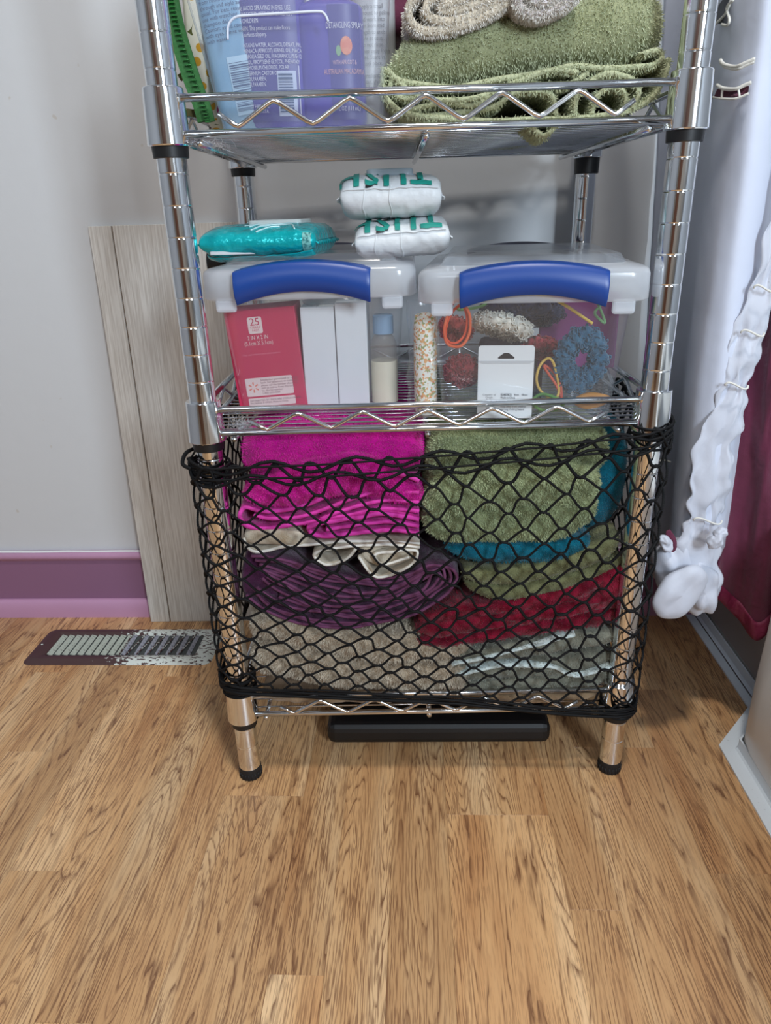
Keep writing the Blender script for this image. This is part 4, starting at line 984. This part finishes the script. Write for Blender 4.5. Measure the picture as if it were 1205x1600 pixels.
b = MB(); b.lathe([(.0137, .004), (.0138, .004), (.0138, .047), (.0137, .047)], 32); b.build('label', mat('cream_label', (222, 214, 190), .5), t)
b = MB(); b.lathe([(.0095, .074), (.0105, .0745), (.0105, .092), (.0095, .093)], 28); b.build('cap', mat('steel_blue_cap', (130, 158, 184), .4), t)
# ------------------------------------------------------------------ right box contents
def yarn_m(nm, c1, c2): return mat(nm, c1, .95, sheen=.25, bump=(900, .6, .001), var=(220, c2, .4, .65))
def scrunchie(px, py, yl, R0, r0, tiltx, tilty, m, label, seed=1, sx=1, sz=1, curls=420, group='yarn scrunchies'):
    p = br.matrix_world @ front(br, px, py, yl)
    b = MB()
    def tf(s, t):
        a, q = s*2*math.pi, t*2*math.pi
        n = noise.noise(Vector((math.cos(a)*4+seed, math.sin(a)*4, math.cos(q)*2+math.sin(q))))
        rr = r0*(.86+.22*n+.10*math.sin(a*13))
        return ((R0+rr*math.cos(q))*math.cos(a)*sx, rr*math.sin(q)*.9, (R0+rr*math.cos(q))*math.sin(a)*sz)
    b.grid(tf, 72, 16, cu=True, cv=True)
    o = b.build('scrunchie', m); o.location = p; o.rotation_euler = (tiltx, tilty, 0); tag(o, label, 'scrunchie', group)
    rs = random.Random(seed); b = MB()
    for k in range(curls):
        s, t_ = rs.random(), rs.random(); c = Vector(tf(s, t_)); a = s*2*math.pi; core = Vector((R0*math.cos(a)*sx, 0, R0*math.sin(a)*sz)); n = (c-core).normalized()
        tng = n.orthogonal().normalized(); tng.rotate(Matrix.Rotation(rs.random()*6.28, 3, n)); rr = r0*.20
        b.tube([c+n*(rr*1.3*math.sin(q)-rr*.3)+tng*rr*math.cos(q) for q in [j/5*math.pi for j in range(6)]], rr*.34, 4, caps=False)
    y_ = b.build('yarn_loops', m, o); y_['kind'] = 'stuff'
    return o
scrunchie(908, 562, .030, .0165, .0098, .1, .1, yarn_m('teal_yarn', (52, 104, 132), (36, 80, 108)), 'dusty teal yarn scrunchie, largest, standing at the right front of the box', 2, 1.0, 1.25, 520)
scrunchie(785, 510, .034, .0210, .0085, 1.25, .30, yarn_m('white_yarn', (216, 212, 200), (180, 176, 164)), 'cream white yarn scrunchie lying sloped at the upper left of the box', 3, 1, 1, 480)
scrunchie(815, 488, .085, .0260, .0105, 1.2, .05, yarn_m('navy_yarn', (36, 52, 92), (24, 34, 66)), 'navy yarn scrunchie behind the cream white one', 4, 1.2, 1, 480)
scrunchie(722, 580, .036, .0085, .0095, .55, .3, yarn_m('brick_yarn', (150, 56, 60), (116, 38, 44)), 'brick red yarn scrunchie low at the left of the box', 5, 1, 1, 380)
scrunchie(712, 515, .060, .0110, .0075, .9, .4, yarn_m('rust_yarn', (170, 66, 58), (130, 44, 44)), 'rust red yarn scrunchie behind the orange hair ties', 6, 1, 1, 300)
scrunchie(845, 545, .075, .0120, .0080, 1.0, .2, yarn_m('red_yarn', (150, 44, 56), (110, 30, 40)), 'dark red yarn scrunchie half hidden behind the white card', 7, 1, 1, 260)
def tie(pxs, yl, r, col, label, nm='hair_tie', closed=True, grp='elastic hair ties', rings=1):
    b = MB()
    q = [br.matrix_world @ front(br, x, y, yl) for x, y in cr(pxs, 7, closed)]
    c = sum(q, Vector())/len(q); c.z = min(p.z for p in q)
    b.tube([p-c+Vector((0, .002*math.sin(i*.4), 0)) for i, p in enumerate(q)], r, 8, closed=closed)
    o = b.build(nm, mat(nm+'_'+str(col[0]), col, .7, bump=(1200, .5, .0005))); o.location = c; tag(o, label, 'hair tie', grp)
tie([(705, 478), (718, 470), (733, 490), (734, 520), (720, 540), (700, 538), (694, 515), (700, 492)], .016, .0014, (226, 104, 62), 'orange hair tie, outer of two at the upper left of the box')
tie([(712, 482), (724, 478), (730, 500), (726, 524), (710, 536), (697, 528), (700, 500)], .021, .0013, (232, 88, 52), 'bright orange hair tie tucked inside the outer orange one')
tie([(838, 462), (862, 466), (888, 480), (912, 496), (925, 505)], .024, .0014, (220, 186, 84), 'yellow elastic arching behind the teal scrunchie near the handle', closed=False)
tie([(862, 562), (845, 570), (838, 590), (846, 612), (866, 622), (874, 606)], .024, .0013, (214, 176, 86), 'mustard hair tie bent between white card and teal scrunchie')
tie([(850, 572), (866, 582), (876, 604), (878, 622), (868, 600)], .028, .0013, (206, 92, 70), 'coral hair tie inside the curve of the mustard one')
tie([(716, 484), (724, 472), (745, 468), (760, 474), (745, 480)], .030, .0013, (120, 176, 110), 'light green hair tie under the handle at the left')
tie([(930, 490), (938, 478), (932, 468), (940, 486), (944, 504)], .030, .0013, (124, 180, 126), 'mint green hair tie poking up right of the teal scrunchie')
tie([(832, 628), (850, 616), (880, 628), (870, 640), (846, 640)], .022, .0016, (86, 132, 60), 'leaf green hair tie on the bottom of the box')
tie([(900, 626), (925, 617), (950, 622), (938, 632), (912, 634)], .038, .0026, (206, 140, 58), 'thick amber hair tie under the teal scrunchie')
b = MB(); q = br.matrix_world @ front(br, 905, 500, .11); b.box((-.040, 0, -.05), (.040, .006, .028)); o = b.build('felt_sheet', mat('purple_felt', (134, 64, 122), .9), None, False, .002); o.location = q; o.rotation_euler.z = -.12
tag(o, 'purple felt sheet standing behind the scrunchies in the right box', 'felt')
b = MB(); q = br.matrix_world @ front(br, 850, 560, .125); b.box((-.070, 0, -.055), (.0, .03, .020)); o = b.build('felt_pouch', mat('dark_felt', (52, 40, 52), .95), None, False, .006); o.location = q; o.rotation_euler.z = -.12
tag(o, 'dark pouch filling the back of the right box', 'pouch')
# white hanging card with peg hole
tl = front(br, 748, 540, .019); br_ = front(br, 831, 640, .019)
cdo = empty('hanging_card', br.matrix_world @ Vector(((tl.x+br_.x)/2, .019, .0025)), 'white card with a peg hole and small print at the front of the box', 'card', rotz=br.rotation_euler.z)
cw = (br_.x-tl.x)/2; ch = tl.z-.0025
b = MB(); o_ = []
for qx, qz, a0, zc in ((1, 1, 0, ch), (-1, 1, 90, ch)):
    for k in range(5): a = math.radians(a0+k*22.5); o_.append((qx*(cw-.003)+.003*math.cos(a), ch-.003+.003*math.sin(a)))
o_ += [(-cw, 0), (cw, 0)]
hole = [(-.0075, ch-.0125), (-.0078, ch-.0112), (-.0022, ch-.0070), (.0022, ch-.0070), (.0078, ch-.0112), (.0075, ch-.0125)]
top_ = ch-.017
b.prism([(-cw, top_), (-cw, 0), (cw, 0), (cw, top_)], 0, .0006)
up = o_[:10]
b.prism([(cw, top_), (cw, ch-.003)]+up[1:5]+[(0, ch), (0, ch-.0070), (.0022, ch-.0070), (.0078, ch-.0112), (.0075, ch-.0125), (0, ch-.0125), (0, top_)][::1], 0, .0006)
b.prism([(-x, z) for x, z in ([(cw, top_), (cw, ch-.003)]+up[1:5]+[(0, ch), (0, ch-.0070), (.0022, ch-.0070), (.0078, ch-.0112), (.0075, ch-.0125), (0, ch-.0125), (0, top_)])][::-1], 0, .0006)
b.build('card', mat('white_card', (228, 230, 230), .5), cdo, False)
b = MB(); b.prism([(-cw, top_+.002), (-cw+.004, top_), (cw-.004, top_), (cw, top_+.002), (cw, top_+.0026), (-cw, top_+.0026)][::-1], -.0006, 0); b.build('flap_edge', mat('card_edge', (196, 198, 200), .5), cdo, False)
lettering('ELASTICS    9mm   18mm\nMade in China\n4 different sizes of ring\nColor fast and washable\nKeep away from children\nwarning choking hazard', .0030, ink_dark, cdo, (-.004, .022), fm(.0004), squash=.8)
lettering('Country of\nOrigin\nTotal\nNumber\nPieces\n1014', .0028, mat('faint_ink', (120, 124, 130), .6), cdo, (-.015, .022), fm(.0004), 'CENTER')
lettering('ELASTICS', .0032, mat('black_ink', (30, 30, 34), .6), cdo, (-.004, .022), fm(.0006), squash=.8)
# speckled roll in cellophane between the boxes
pr = P(664, 620, .03)
roll = empty('wrapped_roll', (pr.x+.001, .034, ZM), 'upright roll with white, orange and green speckles in cellophane between the two boxes', 'package')
spk = bpy.data.materials.new('speckled_pattern'); spk.use_nodes = True; nt = spk.node_tree; bs = nt.nodes['Principled BSDF']; bs.inputs['Roughness'].default_value = .7
tc = nt.nodes.new('ShaderNodeTexCoord'); vo = nt.nodes.new('ShaderNodeTexVoronoi'); vo.inputs['Scale'].default_value = 520; nt.links.new(tc.outputs['Object'], vo.inputs['Vector'])
sp_ = nt.nodes.new('ShaderNodeSeparateColor'); nt.links.new(vo.outputs['Color'], sp_.inputs[0]); rp = nt.nodes.new('ShaderNodeValToRGB'); rp.color_ramp.interpolation = 'CONSTANT'; nt.links.new(sp_.outputs[0], rp.inputs[0])
rp.color_ramp.elements[0].color = srgb(226, 224, 214); rp.color_ramp.elements[1].position = .52; rp.color_ramp.elements[1].color = srgb(216, 164, 112)
for p_, c_ in ((.70, (222, 214, 190)), (.80, (150, 158, 104)), (.92, (206, 132, 92))):
    e = rp.color_ramp.elements.new(p_); e.color = srgb(*c_)
nt.links.new(rp.outputs[0], bs.inputs['Base Color'])
b = MB(); b.lathe([(.004, .001), (.0100, .002), (.0112, .010), (.0116, .05), (.0112, .090), (.0100, .099), (.004, .101)], 28); b.build('roll', spk, roll)
b = MB()
def cel(s, t):
    a = s*2*math.pi; n = noise.noise(Vector((math.cos(a)*1.6, math.sin(a)*1.6, t*7)))
    r = .0135+.0035*n+(.004 if math.cos(a) < -.2 else 0); return (r*math.cos(a), r*math.sin(a), .0005+t*.112)
b.grid(cel, 40, 24, cu=True); b.build('cellophane', film, roll)
# ------------------------------------------------------------------ wipe packs
def pack(name, pxc, pyc, Y, w_, h_, d_, rz, tilt, mats, label, group, seed, crim=.010):
    p = P(pxc, pyc, Y); t = empty(name, p, label, 'wipes', group, rz); t.rotation_euler.y = tilt
    def sf(x, v, off=0):
        """front/top surface, x in -1..1, v: 0 bottom front .. 1 back top"""
        q = v*math.pi
        e = max(0, 1-abs(x)**4)**.5; e = .25+.75*e
        zz = -math.cos(q); yy = -math.sin(q)
        zz = math.copysign(abs(zz)**.75, zz)
        n = noise.noise(Vector((x*3.1+seed, v*4, 0)))+.5*noise.noise(Vector((x*8+seed, v*8, 3)))
        k = 1+off
        return Vector((x*w_/2, (yy+1)*0+0, 0))
    b = MB()
    def full(s, t_):
        x = 2*s-1; a = t_*2*math.pi
        e = (max(0, 1-abs(x)**9))**.5; e = .30+.70*e
        if abs(x) > .9999: e = .02
        cy, cz = math.cos(a), math.sin(a)
        yy = math.copysign(abs(cy)**.7, cy)*d_/2*(.88+.12*e); zz = math.copysign(abs(cz)**.8, cz)*h_/2*e
        n = noise.noise(Vector((x*2.6+seed, yy*55, zz*70)))+.6*noise.noise(Vector((x*7+seed, yy*90, zz*150)))
        ridge = -abs(noise.noise(Vector((x*4.5+seed*2, yy*70+3, zz*60))))*.0035
        return Vector((x*w_/2+n*.0006, yy+d_/2+n*.0008, h_/2+zz+(n*.0011+ridge*.35)*e))
    b.grid(full, 70, 56, cv=True); o = b.build('wrapper', mats[0], t)
    # crimped ends
    for sx in (-1, 1):
        b = MB(); b.grid(lambda s, q: Vector((sx*(w_/2-.001+s*crim), d_*(.06+.88*q), h_/2+.0012*math.sin(q*60)*(.3+s)-s*.003+.002*noise.noise(Vector((q*5, seed, 0))))), 4, 60)
        o2 = b.build('crimped_end', mats[0], t); o2.modifiers.new('s', 'SOLIDIFY').thickness = .0006
    def top(x, yfrac, off=.0012):
        # lay prints on the sloping upper front
        s = (x/(w_/2)+1)/2; a = 1.5*math.pi-yfrac*math.pi     # 1.5pi=bottom... 
        return full(min(.97, max(.03, s)), 0)
    return t, full
white_film = mat('white_wrapper', (218, 222, 224), .42, bump=(60, .5, .003)); teal_ink = mat('teal_ink', (30, 148, 134), .5); blk = mat('black_ink_mark', (18, 20, 24), .6)
def surf(full, w_, off=.0009):
    """x (m), a (fraction of the way from front middle (0) over the top (1)) -> point just above the wrapper"""
    def f(x, v, off=off):
        t_ = .5-.25*v   # t=.5 is the front (-y), t=.25 the top
        s = (x/(w_/2)+1)/2; s = min(.985, max(.015, s))
        p = full(s, t_); e = .01
        n = (full(min(.99, s+e), t_)-full(max(.01, s-e), t_)).cross(full(s, t_+e)-full(s, t_-e)); n.normalize()
        c = Vector((p.x, .03, p.z*.3+.006)); n = n if n.dot(p-c) > 0 else -n
        return p+n*off
    return f
zl = ZM+.157
for k, (cx, cy, YY, ww, hh, rz, ti, lab) in enumerate([(630, 405, .050, .092, .036, -.03, -.05, 'white wipes pack with upside down teal lettering, lower of two on the left box'),
                                                   (612, 342, .052, .097, .040, .02, .0, 'white wipes pack with upside down teal lettering and a flip lid, upper of two')]):
    t, full = pack('wipes_pack', cx, cy, YY, ww, hh, .125, rz, ti, [white_film], lab, 'white wipes packs', 3+k*5, .0035)
    sf_ = surf(full, ww)
    lettering('TUSH', .0400, teal_ink, t, (.036, 0), lambda x, y, sf_=sf_: sf_(x+.002, .93+y*25, .0013), flip=True, squash=.80, bold=.0012, sub=3, spc=1.2)
    b = MB(); b.grid(lambda s, q: sf_(-.024+.012*s, .16+.07*q+.05*s*(1-q)+(.04 if s > .6 else 0), .0013), 8, 4); b.build('black_mark', blk, t)
    # front seam fold
    b = MB(); b.grid(lambda s, q: sf_((-.5+s)*ww*.90, .14-.02*q+.05*s*.4, .0006+.0016*math.sin(q*math.pi)), 40, 5); b.build('seam', white_film, t)
    b = MB(); b.grid(lambda s, q: sf_(-.026+.0015*q+.001*math.sin(s*9), -.75+1.0*s, .0004+.0004*math.sin(q*math.pi)), 20, 4); b.build('crease', white_film, t)
    b = MB(); b.grid(lambda s, q: sf_(-.001+.0015*q+.001*math.sin(s*7), -.7+.95*s, .0004+.0004*math.sin(q*math.pi)), 20, 4); b.build('crease', white_film, t)
    if k == 1:
        b = MB(); rings = []
        for e, z in ((0, .038), (0, .0435), (.0015, .0445)):
            rings.append([(p[0], p[1], z) for p in rrect(.0225-e, .030+e, .092-e, .006)])
        loops(b, rings, cap=True); b.build('flip_lid', plastic_clear('lid_clear_blue', (206, 220, 230), .75, .15), t)
        b = MB(); rings = [[(p[0], p[1], z) for p in rrect(.0245, .028, .094, .007)] for z in (.036, .0392)]; loops(b, rings, cap=True); b.build('lid_base', plastic_clear('lid_base_clear', (200, 212, 222), .7, .2), t)
teal_film = mat('teal_foil_wrapper', (14, 182, 188), .22, metal=.35, bump=(45, .8, .006))
t, full = pack('wipes_pack', 401, 407, .045, .114, .032, .13, -.10, .0, [teal_film], 'shiny teal wipes pack lying on the left box lid, left of the white packs', 'wipes', 15, .004)
del t['group']
sf_ = surf(full, .112)
b = MB(); b.grid(lambda s, q: sf_((-.5+s)*.105, -.55+.25*s-.16*q, .0008+.0030*q), 50, 5); o = b.build('long_seam', teal_film, t); o.modifiers.new('s', 'SOLIDIFY').thickness = .0005
wsw = mat('white_swirl_print', (206, 236, 236), .35, metal=.2)
for pts in ([(-.006, .42), (.004, .62), (.018, .72), (.030, .66), (.036, .40)], [(-.010, .60), (.002, .78), (.020, .86), (.034, .80)], [(.0, .34), (.010, .52), (.020, .58)], [(-.016, .70), (-.006, .90), (.010, .97)]):
    b = MB(); q = cr(pts, 6); b.tube([sf_(x, v, .0004) for x, v in q], .0008, 5); b.build('swirl_print', wsw, t)
b = MB(); rings = []
for e, z in ((0, .030), (0, .0345), (.001, .0352)): rings.append([(p[0]+.008, p[1], z) for p in rrect(.027-e, .045+e, .105-e, .006)])
loops(b, rings, cap=True); b.build('flip_lid', mat('pale_lid', (204, 210, 206), .4), t)
b = MB(); b.grid(lambda s, q: sf_(.044+.008*s, -.35+.62*q, .0006), 6, 10); b.build('end_label', mat('end_print', (120, 190, 184), .4, var=(400, (30, 110, 110), .45, .6)), t)
# white label card under the teal pack and dark pouch behind
p = P(378, 414, .05); b = MB(); b.box((-.030, 0, 0), (.030, .11, .0035)); o = b.build('white_packet', whitem, None, False, .001, (p.x, .052, zl+.0005)); tag(o, 'flat white packet lying between the teal wipes pack and the lid', 'packet')
b = MB(); slab(b, [(318, 392), (330, 388), (352, 390)], [(320, 424), (334, 426), (352, 424)], .16, .24, .003, 20, .5)
cloth('dark_case', b, [black_plastic], 'small dark case beside the back left pole, behind the teal wipes pack', 'case')
# ------------------------------------------------------------------ net wrapped round the lower part
net = empty('cargo_net', (0, -.02, .10), 'black stretchy cord net wrapped around the lower shelves in front of the towels', 'net')
cordm = mat('black_cord', (6, 6, 8), .7, spec=.25)
XS, YF, RC = .2365, -.0215, .020
fr_len = 2*(XS-RC); arc = RC*math.pi/2; side = .315
TOT = fr_len+2*arc+2*side
def upath(s):
    """s=0 at front middle, to the right positive"""
    sg = 1 if s >= 0 else -1; a = abs(s)
    if a < fr_len/2: return sg*a, YF, 0
    a -= fr_len/2
    if a < arc: q = a/RC; return sg*(XS-RC+RC*math.sin(q)), YF+RC-RC*math.cos(q), 1
    a -= arc; return sg*XS, YF+RC+a, 2
def ztop(s):
    p = [(-.6, .425), (-.30, .408), (-.225, .400), (-.1, .4035), (0, .4075), (.1, .414), (.2, .423), (.23, .430), (.6, .428)]
    return float(np.interp(s, [a for a, _ in p], [c for _, c in p]))
def zbot(s):
    p = [(-.6, .135), (-.24, .142), (-.15, .135), (-.05, .127), (.03, .121), (.10, .110), (.16, .102), (.23, .0965), (.6, .10)]
    return float(np.interp(s, [a for a, _ in p], [c for _, c in p]))
NR, DC = 21, .0180
cols = int(TOT/2/DC); js = list(range(-cols, cols+1))
rs = random.Random(11)
nodes = {}
for k in range(NR+1):
    for j in js:
        if (k+j) % 2: continue
        s = j*DC; f = k/NR
        s2 = s+rs.uniform(-.0035, .0035)+.006*math.sin(f*5+s*6)*(1 if abs(s) < .2 else .2)
        sag = .014*math.sin(min(1, max(0, (s+.225)/.43))*math.pi)*math.sin(f*math.pi)**1.3
        warp = f**(.93)
        z = ztop(s2)+(zbot(s2)-ztop(s2))*warp-sag+rs.uniform(-.0022, .0022)*(0 if k in (0, NR) else 1)
        nodes[(k, j)] = (s2, z)
def braid(path, r, name, parent, seg=.0011, amp=.13, n=6):
    pts = [Vector(p) for p in path]; out = [pts[0]]
    for a, c in zip(pts[:-1], pts[1:]):
        d = (c-a).length; m = max(1, int(d/seg))
        for i in range(1, m+1): out.append(a.lerp(c, i/m))
    rad = [r*(1+(amp if i % 2 else -amp)) for i in range(len(out))]
    b = MB(); b.tube(out, rad, n); return b.build(name, cordm, parent)
off = Vector(net.location)
def pt3(s, z, push=0):
    x, y, k = upath(s)
    bulge = .0035*math.sin(s*23+z*9)+.003*math.sin(z*40+s*5)
    if k == 0: y -= push+max(0, bulge)*.8
    return Vector((x, y, z))-off
for k in range(NR):
    path = []
    for j in js:
        if (k+j) % 2 == 0: s, z = nodes[(k, j)]; dz = -.00115
        else: s, z = nodes[(k+1, j)]; dz = .00115
        hl = .0034+rs.uniform(-.0014, .0022)
        path.append((s-hl, z+dz)); path.append((s+hl, z+dz))
    path = cr(path, 3); ok = []
    for s, z in path: ok.append(pt3(float(s), float(z), .0012*math.sin(float(s)*math.pi/DC+k*math.pi)))
    braid(ok, .00165 if k in (0, 1, 7, 11) else .00128, 'net_cord', net)
# smooth bungees along the top, border ropes woven around them
def rope(fz, s0, s1, r, name, push=.002, wav=0, wl=.082, ph=0, br_=True, n=90):
    q = []
    for i in range(n+1):
        s = s0+(s1-s0)*i/n; q.append(pt3(s, fz(s)+wav*math.sin(2*math.pi*s/wl+ph), push+(.0015*math.cos(2*math.pi*s/wl+ph) if wav else 0)))
    return braid(q, r, name, net, .0012 if br_ else .004, .13 if br_ else 0)
rope(lambda s: ztop(s)-.0005, -.52, .52, .0011, 'bungee', .003, br_=False)
rope(lambda s: ztop(s)-.0125-.002*s, -.52, .52, .0011, 'bungee', .003, br_=False)
rope(lambda s: ztop(s)-.002, -.52, .52, .0017, 'border_rope', .001, .0062, .082, .8)
rope(lambda s: ztop(s)-.0145, -.52, .52, .0016, 'border_rope', .002, .0058, .082, 2.2)
for i in range(4): rope(lambda s, i=i: zbot(s)+.002*i-.001+.0015*math.sin(s*40+i*2), -.52, .52, .0013, 'border_rope', .0015+.0008*(i % 2), 0)
rope(lambda s: zbot(s)-.0035, -.3, .52, .0019, 'bungee', .002, br_=False)
# wraps round the corner poles
for sx, zz_, cnt in ((-1, .398, 5), (-1, .146, 6), (1, .428, 4), (1, .101, 4)):
    for i in range(cnt):
        z = zz_-i*.0042*(1 if sx < 0 or zz_ < .3 else 1.6); q = []
        for a in range(0, 41):
            an = a/40*2*math.pi; q.append(Vector((sx*HW+.0185*math.cos(an), .0+.0185*math.sin(an), z+.0018*math.sin(an+i*2)))-off)
        b = MB(); b.tube(q, .0013, 6, closed=False); b.build('corner_wrap', cordm, net)
b = MB(); q = [Vector(p)-off for p in cr([(-.232, -.016, .398), (-.2405, -.012, .402), (-.2395, .002, .409), (-.230, .016, .409), (-.220, .018, .402)], 8)]; b.tube(q, .0020, 8); b.build('hook_end', cordm, net)
# loose lint on the shelf ends
for k, (x, y, z) in enumerate([(P(380, 658, .0).x, .004, SH[1][0]+.006), (P(330, 222, .03).x, .03, SH[2][0]-.006)]):
    b = MB(); r2_ = random.Random(k)
    for i in range(90):
        c = Vector((r2_.gauss(0, .007), r2_.gauss(0, .003), r2_.gauss(0, .0025))); d = Vector((r2_.gauss(0, 1), r2_.gauss(0, 1), r2_.gauss(0, 1))).normalized()*.004
        b.tube([c-d, c+Vector((r2_.gauss(0, .001),)*3), c+d], .00012, 3, caps=False)
    o = b.build('lint', mat('lint_fluff', (206, 206, 210), .9)); o.location = (x, y, z); tag(o, ['pale lint tuft caught on the left end of the middle shelf', 'pale lint tuft caught under the left end of the top shelf'][k], 'lint', kind='stuff')
